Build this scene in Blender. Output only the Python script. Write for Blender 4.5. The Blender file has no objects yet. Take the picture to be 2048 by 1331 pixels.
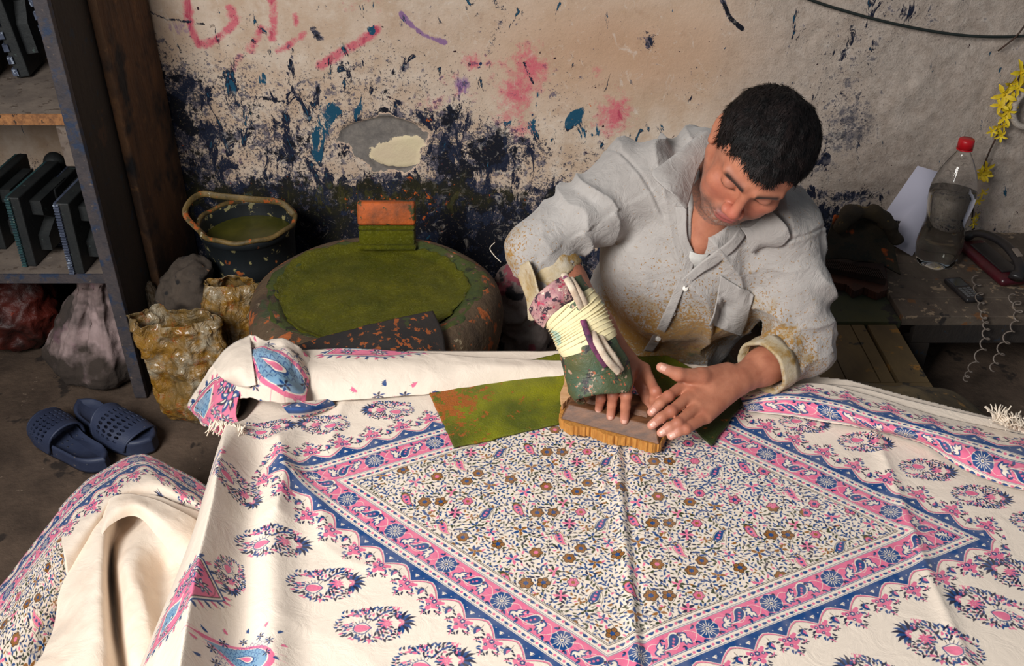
import bpy, bmesh, math, random
import numpy as np
from mathutils import Vector, Matrix
from mathutils.bvhtree import BVHTree

random.seed(7)
rng = np.random.RandomState(11)
SC = bpy.context.scene
COL = SC.collection

# ------------------------------------------------------------------ camera
CAMZ = 1.5
PITCH = math.radians(33.2)
FPX = 1991.0
cam_data = bpy.data.cameras.new('camera')
cam = bpy.data.objects.new('camera', cam_data)
COL.objects.link(cam)
cam.location = (0, 0, CAMZ)
cam.rotation_euler = (math.pi / 2 - PITCH, 0, 0)
cam_data.sensor_width = 36.0
cam_data.lens = 36.0 * FPX / 2048.0
cam_data.clip_start = 0.05
SC.camera = cam
# ------------------------------------------------------------------ world, lights, exposure
world = bpy.data.worlds.new('world')
SC.world = world
world.use_nodes = True
bg = world.node_tree.nodes['Background']
bg.inputs[0].default_value = (0.74, 0.86, 1.0, 1)
bg.inputs[1].default_value = 0.125


def area(name, loc, target, size, size_y, energy, color):
    d = bpy.data.lights.new(name, 'AREA')
    d.shape = 'RECTANGLE'
    d.size = size
    d.size_y = size_y
    d.energy = energy
    d.color = color
    o = bpy.data.objects.new(name, d)
    COL.objects.link(o)
    o.location = loc
    v = Vector(target) - Vector(loc)
    o.rotation_euler = v.to_track_quat('-Z', 'Y').to_euler()
    return o


key = area('doorway_daylight', (-1.25, -0.40, 2.10), (0.25, 1.38, 0.38), 1.0, 1.2, 47.0, (1.0, 0.985, 0.96))
key.data.spread = math.radians(115)
SC.view_settings.view_transform = 'Standard'
SC.view_settings.look = 'None'
SC.view_settings.exposure = 0.0
SC.view_settings.gamma = 1.0
SC.view_settings.use_curve_mapping = False

# ------------------------------------------------------------------ helpers
_f = np.array([0, math.cos(PITCH), -math.sin(PITCH)])
_u = np.array([0, math.sin(PITCH), math.cos(PITCH)])
_r = np.array([1.0, 0, 0])
CAM = np.array([0, 0, CAMZ])


def ray(px, py):
    return _f + (px - 1024) / FPX * _r - (py - 665.5) / FPX * _u


def at(px, py, z=None, y=None, s=None):
    """world point on the sight line of a photo pixel, at height z, wall distance y or depth s"""
    d = ray(px, py)
    if z is not None:
        k = (z - CAMZ) / d[2]
    elif y is not None:
        k = y / d[1]
    else:
        k = s
    return CAM + d * k


def wloc(o):
    v = Vector((0, 0, 0))
    while o is not None:
        v += o.location
        o = o.parent
    return v


def tagit(o, label=None, cat=None, group=None, kind=None):
    if label: o['label'] = label
    if cat: o['category'] = cat
    if group: o['group'] = group
    if kind: o['kind'] = kind
    return o


def empty(name, loc, label, cat, group=None):
    o = bpy.data.objects.new(name, None)
    o.empty_display_size = 0.05
    COL.objects.link(o)
    o.location = [float(c) for c in loc]
    return tagit(o, label, cat, group)


def mobj(name, V, F, mat, parent=None, smooth=True, uv=None, loc=None):
    """link one mesh object; V in world coordinates"""
    V = np.asarray(V, dtype=float).reshape(-1, 3)
    if parent is not None:
        off = np.array(wloc(parent))
        o_loc = (0, 0, 0)
    else:
        off = np.array([V[:, 0].mean(), V[:, 1].mean(), V[:, 2].min()]) if loc is None else np.array(loc)
        o_loc = off
    me = bpy.data.meshes.new(name)
    W = V - off
    if isinstance(F, np.ndarray):
        nf, k = F.shape
        me.vertices.add(len(W)); me.vertices.foreach_set('co', W.astype(np.float32).ravel())
        me.loops.add(nf * k); me.loops.foreach_set('vertex_index', F.astype(np.int32).ravel())
        me.polygons.add(nf)
        me.polygons.foreach_set('loop_start', np.arange(0, nf * k, k, dtype=np.int32))
        me.polygons.foreach_set('loop_total', np.full(nf, k, dtype=np.int32))
        me.update(calc_edges=True)
    else:
        me.from_pydata([tuple(v) for v in W], [], [tuple(int(i) for i in f) for f in F])
    me.validate()
    if smooth:
        me.polygons.foreach_set('use_smooth', [True] * len(me.polygons))
    if uv is not None:
        lay = me.uv_layers.new(name='UVMap')
        li = np.empty(len(me.loops), dtype=np.int32)
        me.loops.foreach_get('vertex_index', li)
        lay.data.foreach_set('uv', np.asarray(uv, dtype=np.float32)[li].ravel())
    if isinstance(mat, (list, tuple)):
        for m in mat: me.materials.append(m)
    elif mat:
        me.materials.append(mat)
    o = bpy.data.objects.new(name, me)
    COL.objects.link(o)
    o.location = [float(c) for c in o_loc]
    if parent is not None:
        o.parent = parent
    return o


class MB:
    """collects shapes into one mesh"""
    def __init__(s):
        s.V = []; s.F = []

    def add(s, V, F):
        n = len(s.V)
        s.V += [tuple(v) for v in V]
        s.F += [tuple(int(i) + n for i in f) for f in F]
        return s

    def box(s, c, size, R=None, bev=0.0):
        sx, sy, sz = [q / 2 for q in size]
        R = np.eye(3) if R is None else np.asarray(R)
        if bev <= 0:
            V = [(x, y, z) for z in (-sz, sz) for y in (-sy, sy) for x in (-sx, sx)]
            F = [(0, 2, 3, 1), (4, 5, 7, 6), (0, 1, 5, 4), (2, 6, 7, 3), (0, 4, 6, 2), (1, 3, 7, 5)]
            V = np.array(V) @ R.T + np.array(c)
            return s.add(V, F)
        bm = bmesh.new()
        bmesh.ops.create_cube(bm, size=1)
        for v in bm.verts: v.co = Vector((v.co.x * size[0], v.co.y * size[1], v.co.z * size[2]))
        bmesh.ops.bevel(bm, geom=bm.edges[:], offset=bev, segments=2, affect='EDGES', profile=0.5)
        V = np.array([v.co[:] for v in bm.verts]) @ R.T + np.array(c)
        bm.verts.index_update()
        F = [[v.index for v in f.verts] for f in bm.faces]
        bm.free()
        return s.add(V, F)

    def tube(s, pts, r, n=8, cap=True, flat=1.0):
        P = np.asarray(pts, float)
        m = len(P)
        r = np.full(m, r) if np.isscalar(r) else np.asarray(r, float)
        T = np.gradient(P, axis=0)
        T /= np.linalg.norm(T, axis=1)[:, None] + 1e-12
        up = np.array([0, 0, 1.0]) if abs(T[0][2]) < .9 else np.array([1.0, 0, 0])
        V = []
        N = np.cross(T[0], up); N /= np.linalg.norm(N)
        for i in range(m):
            N = N - T[i] * N.dot(T[i]); N /= np.linalg.norm(N) + 1e-12
            B = np.cross(T[i], N)
            for k in range(n):
                a = 2 * math.pi * k / n
                V.append(P[i] + r[i] * (math.cos(a) * N + flat * math.sin(a) * B))
        F = [(i * n + k, i * n + (k + 1) % n, (i + 1) * n + (k + 1) % n, (i + 1) * n + k) for i in range(m - 1) for k in range(n)]
        if cap:
            F.append(tuple(range(n))[::-1]); F.append(tuple((m - 1) * n + k for k in range(n)))
        return s.add(V, F)

    def lathe(s, c, prof, n=32, R=None, closed=False, wob=None):
        R = np.eye(3) if R is None else np.asarray(R)
        V = []
        for (rr, zz) in prof:
            for k in range(n):
                a = 2 * math.pi * k / n
                q = rr if wob is None else rr * wob(a, zz)
                V.append(R @ np.array([q * math.cos(a), q * math.sin(a), zz]) + np.array(c))
        m = len(prof)
        F = [(i * n + k, i * n + (k + 1) % n, (i + 1) * n + (k + 1) % n, (i + 1) * n + k) for i in range(m - 1) for k in range(n)]
        if closed:
            F.append(tuple(range(n))[::-1]); F.append(tuple((m - 1) * n + k for k in range(n)))
        return s.add(V, F)

    def prism(s, poly, z0, z1, R=None, c=(0, 0, 0)):
        """poly: list of (x,y); extruded z0..z1"""
        n = len(poly)
        R = np.eye(3) if R is None else np.asarray(R)
        V = [R @ np.array([x, y, z]) + np.array(c) for z in (z0, z1) for x, y in poly]
        F = [tuple(range(n))[::-1], tuple(range(n, 2 * n))]
        F += [(k, (k + 1) % n, n + (k + 1) % n, n + k) for k in range(n)]
        return s.add(V, F)

    def build(s, name, mat, parent=None, smooth=False, loc=None):
        return mobj(name, s.V, s.F, mat, parent, smooth, loc=loc)


def rotz(a):
    c, s_ = math.cos(a), math.sin(a)
    return np.array([[c, -s_, 0], [s_, c, 0], [0, 0, 1]])


def rotx(a):
    c, s_ = math.cos(a), math.sin(a)
    return np.array([[1, 0, 0], [0, c, -s_], [0, s_, c]])


def roty(a):
    c, s_ = math.cos(a), math.sin(a)
    return np.array([[c, 0, s_], [0, 1, 0], [-s_, 0, c]])


def crom(P, n):
    """Catmull-Rom resample of control points along axis 0"""
    P = np.asarray(P, float)
    m = len(P)
    t = np.linspace(0, m - 1, n)
    i = np.clip(t.astype(int), 0, m - 2)
    f = (t - i)
    sh = (n,) + (1,) * (P.ndim - 1)
    f = f.reshape(sh)
    p1 = P[i]; p2 = P[i + 1]
    p0 = np.where((i == 0).reshape(sh), 2 * p1 - p2, P[np.maximum(i - 1, 0)])
    p3 = np.where((i == m - 2).reshape(sh), 2 * p2 - p1, P[np.minimum(i + 2, m - 1)])
    return .5 * ((2 * p1) + (-p0 + p2) * f + (2 * p0 - 5 * p1 + 4 * p2 - p3) * f ** 2 + (-p0 + 3 * p1 - 3 * p2 + p3) * f ** 3)


def gridF(n, m, flip=False):
    i, j = np.meshgrid(np.arange(n - 1), np.arange(m - 1), indexing='ij')
    a = (i * m + j).ravel()
    F = np.stack([a, a + 1, a + m + 1, a + m], 1)
    return F[:, ::-1].copy() if flip else F


# smooth value noise on numpy arrays of points (N,3)
_perm = rng.rand(64, 64, 64).astype(np.float32)


def vnoise(P, scale=1.0, seed=0):
    Q = np.asarray(P, np.float32) * scale + 17.3 * (seed + 1)
    i = np.floor(Q).astype(np.int32)
    f = Q - i
    f = f * f * (3 - 2 * f)
    i0 = i & 63; i1 = (i + 1) & 63
    x0, y0, z0 = i0[..., 0], i0[..., 1], i0[..., 2]
    x1, y1, z1 = i1[..., 0], i1[..., 1], i1[..., 2]
    fx, fy, fz = f[..., 0], f[..., 1], f[..., 2]
    def L(a, b, t): return a + (b - a) * t
    c = L(L(L(_perm[x0, y0, z0], _perm[x1, y0, z0], fx), L(_perm[x0, y1, z0], _perm[x1, y1, z0], fx), fy),
          L(L(_perm[x0, y0, z1], _perm[x1, y0, z1], fx), L(_perm[x0, y1, z1], _perm[x1, y1, z1], fx), fy), fz)
    return c * 2 - 1


def fbm(P, scale, seed=0, o=4):
    P = np.asarray(P)
    return sum(vnoise(P, scale * 2 ** k, seed + k) * .5 ** k for k in range(o))


# ------------------------------------------------------------------ SDF volume -> mesh
class Vol:
    def __init__(s, lo, hi, h):
        s.lo = np.array(lo, float); s.h = h
        s.n = np.ceil((np.array(hi) - s.lo) / h).astype(int) + 1
        s.D = np.full(s.n, 0.05, np.float32)

    def _block(s, lo, hi):
        a = np.maximum(np.floor((np.array(lo) - s.lo) / s.h).astype(int), 0)
        b = np.minimum(np.ceil((np.array(hi) - s.lo) / s.h).astype(int) + 1, s.n)
        if np.any(b <= a): return None
        ax = [(s.lo[i] + np.arange(a[i], b[i]) * s.h).astype(np.float32) for i in range(3)]
        return tuple(slice(a[i], b[i]) for i in range(3)), np.meshgrid(*ax, indexing='ij', sparse=True)

    def _mix(s, sl, d, k, op):
        D = s.D[sl]
        if op == 'sub':
            d = -d
            hh = np.clip(.5 - .5 * (d - D) / max(k, 1e-6), 0, 1) if k > 0 else None
            s.D[sl] = np.maximum(D, d) if k <= 0 else (d * (1 - hh) + D * hh + k * hh * (1 - hh))
        else:
            if k <= 0: s.D[sl] = np.minimum(D, d); return
            hh = np.clip(.5 + .5 * (d - D) / k, 0, 1)
            s.D[sl] = d * (1 - hh) + D * hh - k * hh * (1 - hh)

    def cap(s, p0, p1, r0, r1=None, k=.01, op='add'):
        r1 = r0 if r1 is None else r1
        p0 = np.array(p0, float); p1 = np.array(p1, float)
        m = max(r0, r1) + k + .012
        bl = s._block(np.minimum(p0, p1) - m, np.maximum(p0, p1) + m)
        if bl is None: return s
        sl, (X, Y, Z) = bl
        d = p1 - p0
        L2 = max(d.dot(d), 1e-9)
        t = np.clip(((X - p0[0]) * d[0] + (Y - p0[1]) * d[1] + (Z - p0[2]) * d[2]) / L2, 0, 1)
        q = np.sqrt((X - p0[0] - t * d[0]) ** 2 + (Y - p0[1] - t * d[1]) ** 2 + (Z - p0[2] - t * d[2]) ** 2) - (r0 + (r1 - r0) * t)
        s._mix(sl, q, k, op)
        return s

    def chain(s, pts, rs, k=.006):
        for i in range(len(pts) - 1):
            s.cap(pts[i], pts[i + 1], rs[i], rs[i + 1], k)
        return s

    def ell(s, c, rad, R=None, k=.01, op='add'):
        c = np.array(c, float)
        R = np.eye(3) if R is None else np.asarray(R)
        m = max(rad) + k + .012
        bl = s._block(c - m, c + m)
        if bl is None: return s
        sl, (X, Y, Z) = bl
        x = X - c[0]; y = Y - c[1]; z = Z - c[2]
        q = [R[0, i] * x + R[1, i] * y + R[2, i] * z for i in range(3)]
        k0 = np.sqrt(sum((q[i] / rad[i]) ** 2 for i in range(3)))
        k1 = np.sqrt(sum((q[i] / rad[i] ** 2) ** 2 for i in range(3))) + 1e-9
        s._mix(sl, k0 * (k0 - 1) / k1, k, op)
        return s

    def mesh(s, smooth=1):
        D = s.D; n = s.n
        lin = []; pos = []; quads = []
        NX, NY, NZ = n
        occ = D < 0
        for ax in range(3):
            sl0 = [slice(None)] * 3; sl1 = [slice(None)] * 3
            sl0[ax] = slice(0, -1); sl1[ax] = slice(1, None)
            cr = occ[tuple(sl0)] != occ[tuple(sl1)]
            I = np.argwhere(cr)
            b, c = [(1, 2), (2, 0), (0, 1)][ax]
            ok = (I[:, b] > 0) & (I[:, c] > 0) & (I[:, b] < n[b] - 1) & (I[:, c] < n[c] - 1)
            I = I[ok]
            d0 = D[I[:, 0], I[:, 1], I[:, 2]]
            J = I.copy(); J[:, ax] += 1
            d1 = D[J[:, 0], J[:, 1], J[:, 2]]
            t = d0 / (d0 - d1)
            P = I.astype(np.float64); P[:, ax] += t
            ids = []
            for (ob, oc) in ((0, 0), (-1, 0), (-1, -1), (0, -1)):
                K = I.copy(); K[:, b] += ob; K[:, c] += oc
                ids.append((K[:, 0] * NY + K[:, 1]) * NZ + K[:, 2])
            q = np.stack(ids, 1)
            for kk in range(4): lin.append(q[:, kk]); pos.append(P)
            flip = d0 > 0
            q[flip] = q[flip][:, ::-1]
            quads.append(q)
        lin = np.concatenate(lin); pos = np.concatenate(pos)
        uq, inv = np.unique(lin, return_inverse=True)
        cnt = np.bincount(inv)
        V = np.stack([np.bincount(inv, pos[:, i]) / cnt for i in range(3)], 1)
        Q = np.concatenate(quads)
        F = np.searchsorted(uq, Q)
        for _ in range(smooth):
            e = np.concatenate([F[:, [0, 1]], F[:, [1, 2]], F[:, [2, 3]], F[:, [3, 0]]])
            c2 = np.bincount(e[:, 0], minlength=len(V)) + np.bincount(e[:, 1], minlength=len(V))
            A = np.stack([np.bincount(e[:, 0], V[e[:, 1], i], minlength=len(V)) + np.bincount(e[:, 1], V[e[:, 0], i], minlength=len(V)) for i in range(3)], 1)
            V = .5 * V + .5 * A / c2[:, None]
        return V * s.h + s.lo, F


def vnormals(V, F):
    N = np.cross(V[F[:, 2]] - V[F[:, 0]], V[F[:, 3]] - V[F[:, 1]])
    out = np.zeros_like(V)
    for k in range(4):
        for i in range(3):
            out[:, i] += np.bincount(F[:, k], N[:, i], minlength=len(V))
    return out / (np.linalg.norm(out, axis=1)[:, None] + 1e-12)


def color_attr(o, name, C):
    C = np.asarray(C, np.float32)
    if C.shape[1] == 3: C = np.hstack([C, np.ones((len(C), 1), np.float32)])
    a = o.data.color_attributes.new(name, 'FLOAT_COLOR', 'POINT')
    a.data.foreach_set('color', C.ravel())


def srgb(r, g, b):
    f = lambda c: (c / 255 / 12.92) if c / 255 <= .04045 else ((c / 255 + .055) / 1.055) ** 2.4
    return (f(r), f(g), f(b))


# ------------------------------------------------------------------ materials
class NT:
    def __init__(s, name):
        s.m = bpy.data.materials.new(name)
        s.m.use_nodes = True
        s.t = s.m.node_tree
        s.b = s.t.nodes['Principled BSDF']
        s.co = s.t.nodes.new('ShaderNodeTexCoord').outputs['Object']

    def n(s, typ, **kw):
        nd = s.t.nodes.new(typ)
        for k, v in kw.items(): setattr(nd, k, v)
        return nd

    def link(s, a, b): s.t.links.new(a, b)

    def inp(s, nd, key, v):
        if hasattr(v, 'is_linked') or isinstance(v, bpy.types.NodeSocket): s.link(v, nd.inputs[key])
        elif isinstance(v, (tuple, list)) and len(v) == 3 and nd.inputs[key].type == 'RGBA': nd.inputs[key].default_value = (*v, 1)
        else: nd.inputs[key].default_value = v

    def noise(s, scale, detail=4, rough=.6, co=None, dist=0, stretch=None, off=None):
        co = s.co if co is None else co
        if stretch or off:
            mp = s.n('ShaderNodeMapping')
            s.link(co, mp.inputs[0])
            if stretch: mp.inputs['Scale'].default_value = stretch
            if off: mp.inputs['Location'].default_value = off
            co = mp.outputs[0]
        nd = s.n('ShaderNodeTexNoise')
        s.link(co, nd.inputs['Vector'])
        nd.inputs['Scale'].default_value = scale
        nd.inputs['Detail'].default_value = detail
        nd.inputs['Roughness'].default_value = rough
        nd.inputs['Distortion'].default_value = dist
        return nd.outputs['Fac']

    def ramp(s, v, lo, hi):
        nd = s.n('ShaderNodeMapRange')
        s.inp(nd, 'Value', v)
        nd.inputs['From Min'].default_value = lo
        nd.inputs['From Max'].default_value = hi
        return nd.outputs[0]

    def math(s, op, a, b=0.0, c=0.0):
        nd = s.n('ShaderNodeMath', operation=op)
        s.inp(nd, 0, a); s.inp(nd, 1, b)
        if op == 'MULTIPLY_ADD': s.inp(nd, 2, c)
        return nd.outputs[0]

    def mix(s, f, a, b, mode='MIX'):
        nd = s.n('ShaderNodeMixRGB', blend_type=mode)
        s.inp(nd, 0, f); s.inp(nd, 1, a); s.inp(nd, 2, b)
        return nd.outputs[0]

    def attr(s, name):
        nd = s.n('ShaderNodeAttribute', attribute_name=name)
        return nd

    def sep(s, c):
        nd = s.n('ShaderNodeSeparateColor')
        s.link(c, nd.inputs[0])
        return nd.outputs

    def bump(s, h, strength=.5, dist=.002, normal=None):
        nd = s.n('ShaderNodeBump')
        s.link(h, nd.inputs['Height'])
        nd.inputs['Strength'].default_value = strength
        nd.inputs['Distance'].default_value = dist
        if normal is not None: s.link(normal, nd.inputs['Normal'])
        s.link(nd.outputs[0], s.b.inputs['Normal'])
        return nd.outputs[0]

    def base(s, c): s.inp(s.b, 'Base Color', c)

    def rough(s, v): s.inp(s.b, 'Roughness', v)


def dirty(name, c1, c2, scale=12, rough=.8, spots=(), bump=.4, bscale=60, bdist=.002, stretch=None, metal=0.0, soft=.035):
    """two-tone noise material with paint spots: spots = [(color, scale, threshold), ...]"""
    t = NT(name)
    col = t.mix(t.ramp(t.noise(scale, 5, .65, stretch=stretch), .35, .65), c1, c2)
    for i, (c, sc_, th) in enumerate(spots):
        m = t.ramp(t.noise(sc_, 4, .62, off=(3.1 * i + 1, 5.7 * i, 2.2 * i)), th, th + soft)
        col = t.mix(m, col, c)
    t.base(col)
    t.rough(rough)
    t.b.inputs['Metallic'].default_value = metal
    if bump: t.bump(t.noise(bscale, 5, .65, stretch=stretch), bump, bdist)
    return t.m
# ------------------------------------------------------------------ block-printed pattern (computed in cloth metres, flat print)
BLUE = np.array(srgb(18, 70, 138)); NAVY = np.array(srgb(28, 34, 68)); PINK = np.array(srgb(228, 116, 160))
BLACK = np.array(srgb(34, 30, 38)); BROWN = np.array(srgb(148, 98, 38)); GREEN = np.array(srgb(48, 62, 40))
WHITE = np.array(srgb(238, 231, 224)); LBLUE = np.array(srgb(120, 165, 205))
CODES = {'none': 0, 'blue': 1, 'pink': 2, 'black': 3, 'brown': 4, 'green': 5, 'white': 6, 'navy': 7, 'lblue': 8}
PAL = np.array([WHITE, BLUE, PINK, BLACK, BROWN, GREEN, WHITE, NAVY, LBLUE], np.float32)


class Ras:
    """code raster in metres, optional wrap-around"""
    def __init__(s, x0, y0, w, h, px, wrap=(False, False)):
        s.x0, s.y0, s.px = x0, y0, px
        s.W = int(round(w / px)); s.H = int(round(h / px))
        s.A = np.zeros((s.H, s.W), np.uint8)
        s.wrap = wrap

    def poly(s, P, c):
        P = np.asarray(P, float)
        X = (P[:, 0] - s.x0) / s.px; Y = (P[:, 1] - s.y0) / s.px
        a, b = int(math.floor(X.min())), int(math.ceil(X.max())) + 1
        d, e = int(math.floor(Y.min())), int(math.ceil(Y.max())) + 1
        if not s.wrap[0]: a, b = max(a, 0), min(b, s.W)
        if not s.wrap[1]: d, e = max(d, 0), min(e, s.H)
        if b <= a or e <= d or (b - a) * (e - d) > 4e7: return
        gx = np.arange(a, b) + .5; gy = np.arange(d, e) + .5
        ins = np.zeros((e - d, b - a), bool)
        n = len(P)
        for i in range(n):
            x1, y1, x2, y2 = X[i], Y[i], X[(i + 1) % n], Y[(i + 1) % n]
            if y1 == y2: continue
            c1 = (y1 > gy) != (y2 > gy)
            xi = (x2 - x1) * (gy - y1) / (y2 - y1) + x1
            ins ^= c1[:, None] & (gx[None, :] < xi[:, None])
        jj, ii = np.nonzero(ins)
        s.A[(jj + d) % s.H, (ii + a) % s.W] = CODES[c]

    def line(s, pts, w, c):
        P = crom(np.asarray(pts, float), max(len(pts) * 5, 4)) if len(pts) > 2 else np.asarray(pts, float)
        T = np.gradient(P, axis=0); T /= np.linalg.norm(T, axis=1)[:, None] + 1e-12
        N = np.stack([-T[:, 1], T[:, 0]], 1) * w / 2
        s.poly(np.vstack([P + N, (P - N)[::-1]]), c)

    def disc(s, x, y, r, c, n=10):
        a = np.arange(n) * 2 * math.pi / n
        s.poly(np.stack([x + r * np.cos(a), y + r * np.sin(a)], 1), c)

    def leaf(s, x, y, ang, L, w, c, out=None, hair=0, hc='black'):
        ca, sa = math.cos(ang), math.sin(ang)
        t = np.linspace(0, 1, 7)
        prof = np.sin(math.pi * t ** .75) * w / 2
        cx = t * L; bend = .12 * L * np.sin(math.pi * t)
        q = np.vstack([np.stack([cx, bend + prof], 1), np.stack([cx, bend - prof], 1)[::-1]])
        def tr(q): return np.stack([x + q[:, 0] * ca - q[:, 1] * sa, y + q[:, 0] * sa + q[:, 1] * ca], 1)
        for k in range(hair):
            tt = (k + 1) / (hair + 1) * L
            h0 = np.array([[tt, 0], [tt - L * .1, w * .95]])
            s.line(tr(h0), s.px * 2.2, hc)
        if out:
            q2 = q.copy(); q2[:, 1] = (q2[:, 1] - bend.mean()) * 1.45 + bend.mean(); q2[:, 0] = (q2[:, 0] - L / 2) * 1.2 + L / 2
            s.poly(tr(q2), out)
        s.poly(tr(q), c)

    def flower(s, x, y, r, c, cc, n=6, out=None, a0=0):
        for k in range(n):
            a = a0 + 2 * math.pi * k / n
            if out: s.disc(x + r * .62 * math.cos(a), y + r * .62 * math.sin(a), r * .48, out, 8)
        for k in range(n):
            a = a0 + 2 * math.pi * k / n
            s.disc(x + r * .64 * math.cos(a), y + r * .64 * math.sin(a), r * .34, c, 8)
            if r < .012: s.line([(x + r * .5 * math.cos(a), y + r * .5 * math.sin(a)), (x + r * .85 * math.cos(a), y + r * .85 * math.sin(a))], s.px * 2, 'black')
        s.disc(x, y, r * .36, cc, 8)

    def star(s, x, y, r, c, cc, n=6, a0=0, w=.36):
        for k in range(n):
            a = a0 + 2 * math.pi * k / n
            s.leaf(x + r * .15 * math.cos(a), y + r * .15 * math.sin(a), a, r * .9, r * w, c if k % 2 == 0 else cc)
        s.disc(x, y, r * .2, cc, 7)

    def boteh(s, x, y, ang, L, w, layers, flip=1, hair=0, hc='black'):
        """curled teardrop; layers [(scale, colour)]"""
        t = np.linspace(0, 2 * math.pi, 26)[:-1]
        bx = np.cos(t); by = np.sin(t)
        X = bx * L / 2
        tap = np.clip(.5 - .5 * bx, 0, 1) ** .55
        Y = by * w / 2 * tap + flip * w * .55 * np.clip(bx, 0, 1) ** 2.2
        ca, sa = math.cos(ang), math.sin(ang)
        def tr(a, b): return np.stack([x + a * ca - b * sa, y + a * sa + b * ca], 1)
        for k in range(hair):
            i = k * len(t) // hair
            nx, ny = X[i] * 1.32, Y[i] * 1.5
            s.line(tr(np.array([X[i], nx]), np.array([Y[i], ny])), s.px * 1.7, hc)
        for sc_, c in layers:
            s.poly(tr(X * sc_, Y * sc_), c)
        if layers[-1][0] > .6:
            pass

    def rgb(s, f=2, tilew=None):
        C = PAL[s.A]
        M = (s.A > 0).astype(np.float32)[..., None]
        C = np.concatenate([C, M], 2)
        H, W = (s.H // f) * f, (s.W // f) * f
        return C[:H, :W].reshape(H // f, f, W // f, f, 4).mean((1, 3))


def lookup(img, fx, fy, wrapx=True, wrapy=True):
    H, W = img.shape[:2]
    x = fx - .5; y = fy - .5
    x0 = np.floor(x).astype(int); y0 = np.floor(y).astype(int)
    tx = (x - x0)[..., None]; ty = (y - y0)[..., None]
    def ix(a, n, w): return a % n if w else np.clip(a, 0, n - 1)
    xa, xb = ix(x0, W, wrapx), ix(x0 + 1, W, wrapx)
    ya, yb = ix(y0, H, wrapy), ix(y0 + 1, H, wrapy)
    return (img[ya, xa] * (1 - tx) + img[ya, xb] * tx) * (1 - ty) + (img[yb, xa] * (1 - tx) + img[yb, xb] * tx) * ty


def field_tile():
    TW, TH = .186, .152
    r = Ras(0, 0, TW, TH, .00025, (True, True))
    R = random.Random(3)
    # vines
    def arc(cx, cy, rad, a0, a1, w=.0007):
        a = np.linspace(a0, a1, 14)
        r.line(np.stack([cx + rad * np.cos(a), cy + rad * np.sin(a)], 1), w, 'black')
    arc(.045, .05, .040, -2.4, 2.6); arc(.13, .10, .044, -.3, 4.6); arc(.1, .02, .05, .3, 2.2); arc(.06, .13, .036, 2.5, 6.4)
    arc(.165, .04, .03, -1.0, 3.0); arc(.02, .1, .05, -.8, .9); arc(.13, .13, .07, 3.2, 4.3)
    r.line([(0, .075), (.05, .082), (.1, .07), (.15, .078), (.186, .075)], .0007, 'black')
    big = []
    def keep(x, y, q): big.append((x, y, q))
    # paisleys
    for (x, y, a, L, w, f, ly) in (
        (.028, .118, -1.1, .033, .017, 1, [(1.22, 'green'), (1.08, 'brown'), (.95, 'pink')]),
        (.10, .062, -1.2, .032, .017, 1, [(1.22, 'brown'), (1.08, 'white'), (.95, 'pink')]),
        (.163, .108, 1.3, .032, .018, -1, [(1.22, 'green'), (1.08, 'white'), (.95, 'blue')])):
        r.boteh(x, y, a, L, w, ly, f, 16, 'green')
        inner = 'blue' if ly[-1][1] == 'pink' else 'pink'
        for q in (-.009, -.002, .005):
            r.disc(x + q * math.cos(a), y + q * math.sin(a), .0026 if q < .004 else .0017, inner, 6)
        keep(x, y, .0125)
    for (x, y, q, c, cc, n) in ((.058, .118, .011, 'brown', 'blue', 6), (.084, .122, .0105, 'brown', 'blue', 5), (.066, .03, .0105, 'brown', 'pink', 6),
                               (.134, .047, .0095, 'brown', 'blue', 6), (.118, .024, .010, 'brown', 'blue', 6), (.005, .04, .0105, 'brown', 'blue', 5), (.128, .128, .0088, 'pink', 'brown', 6)):
        r.flower(x, y, q, c, cc, n, 'black'); keep(x, y, q + .002)
    for (x, y, q, c, cc, n) in ((.112, .1, .0125, 'navy', 'pink', 8), (.036, .075, .0135, 'blue', 'brown', 6), (.07, .088, .0125, 'brown', 'blue', 5), (.158, .02, .0125, 'blue', 'brown', 7),
                               (.032, .012, .0125, 'blue', 'pink', 6), (.176, .064, .010, 'pink', 'blue', 6), (.098, .146, .0115, 'green', 'pink', 7), (.15, .075, .0105, 'blue', 'green', 5)):
        r.star(x, y, q, c, cc, n, R.random() * 3, .42); keep(x, y, q)
    # feathered leaves and small leaves
    pts = []
    cols = ['blue'] * 7 + ['green'] * 4 + ['navy'] * 2 + ['brown', 'pink']
    tries = 0
    while len(pts) < 460 and tries < 26000:
        tries += 1
        x, y = R.random() * TW, R.random() * TH
        ok = True
        for (bx, by, q) in big:
            dx = min(abs(x - bx), TW - abs(x - bx)); dy = min(abs(y - by), TH - abs(y - by))
            if dx * dx + dy * dy < (q + .0008) ** 2: ok = False; break
        if not ok: continue
        for (bx, by) in pts:
            dx = min(abs(x - bx), TW - abs(x - bx)); dy = min(abs(y - by), TH - abs(y - by))
            if dx * dx + dy * dy < .0054 ** 2: ok = False; break
        if ok: pts.append((x, y))
    for (x, y) in pts:
        a = R.random() * 6.28
        L = R.uniform(.0058, .0098); c = R.choice(cols)
        x -= L / 2 * math.cos(a); y -= L / 2 * math.sin(a)
        hair = 4 if R.random() < .6 else 0
        r.leaf(x, y, a, L, L * R.uniform(.32, .46), c, None, hair, 'black' if c != 'pink' else 'pink')
        if R.random() < .35:
            r.line([(x, y), (x - .004 * math.cos(a + .5), y - .004 * math.sin(a + .5))], .0006, 'black')
    return r, TW, TH


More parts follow.
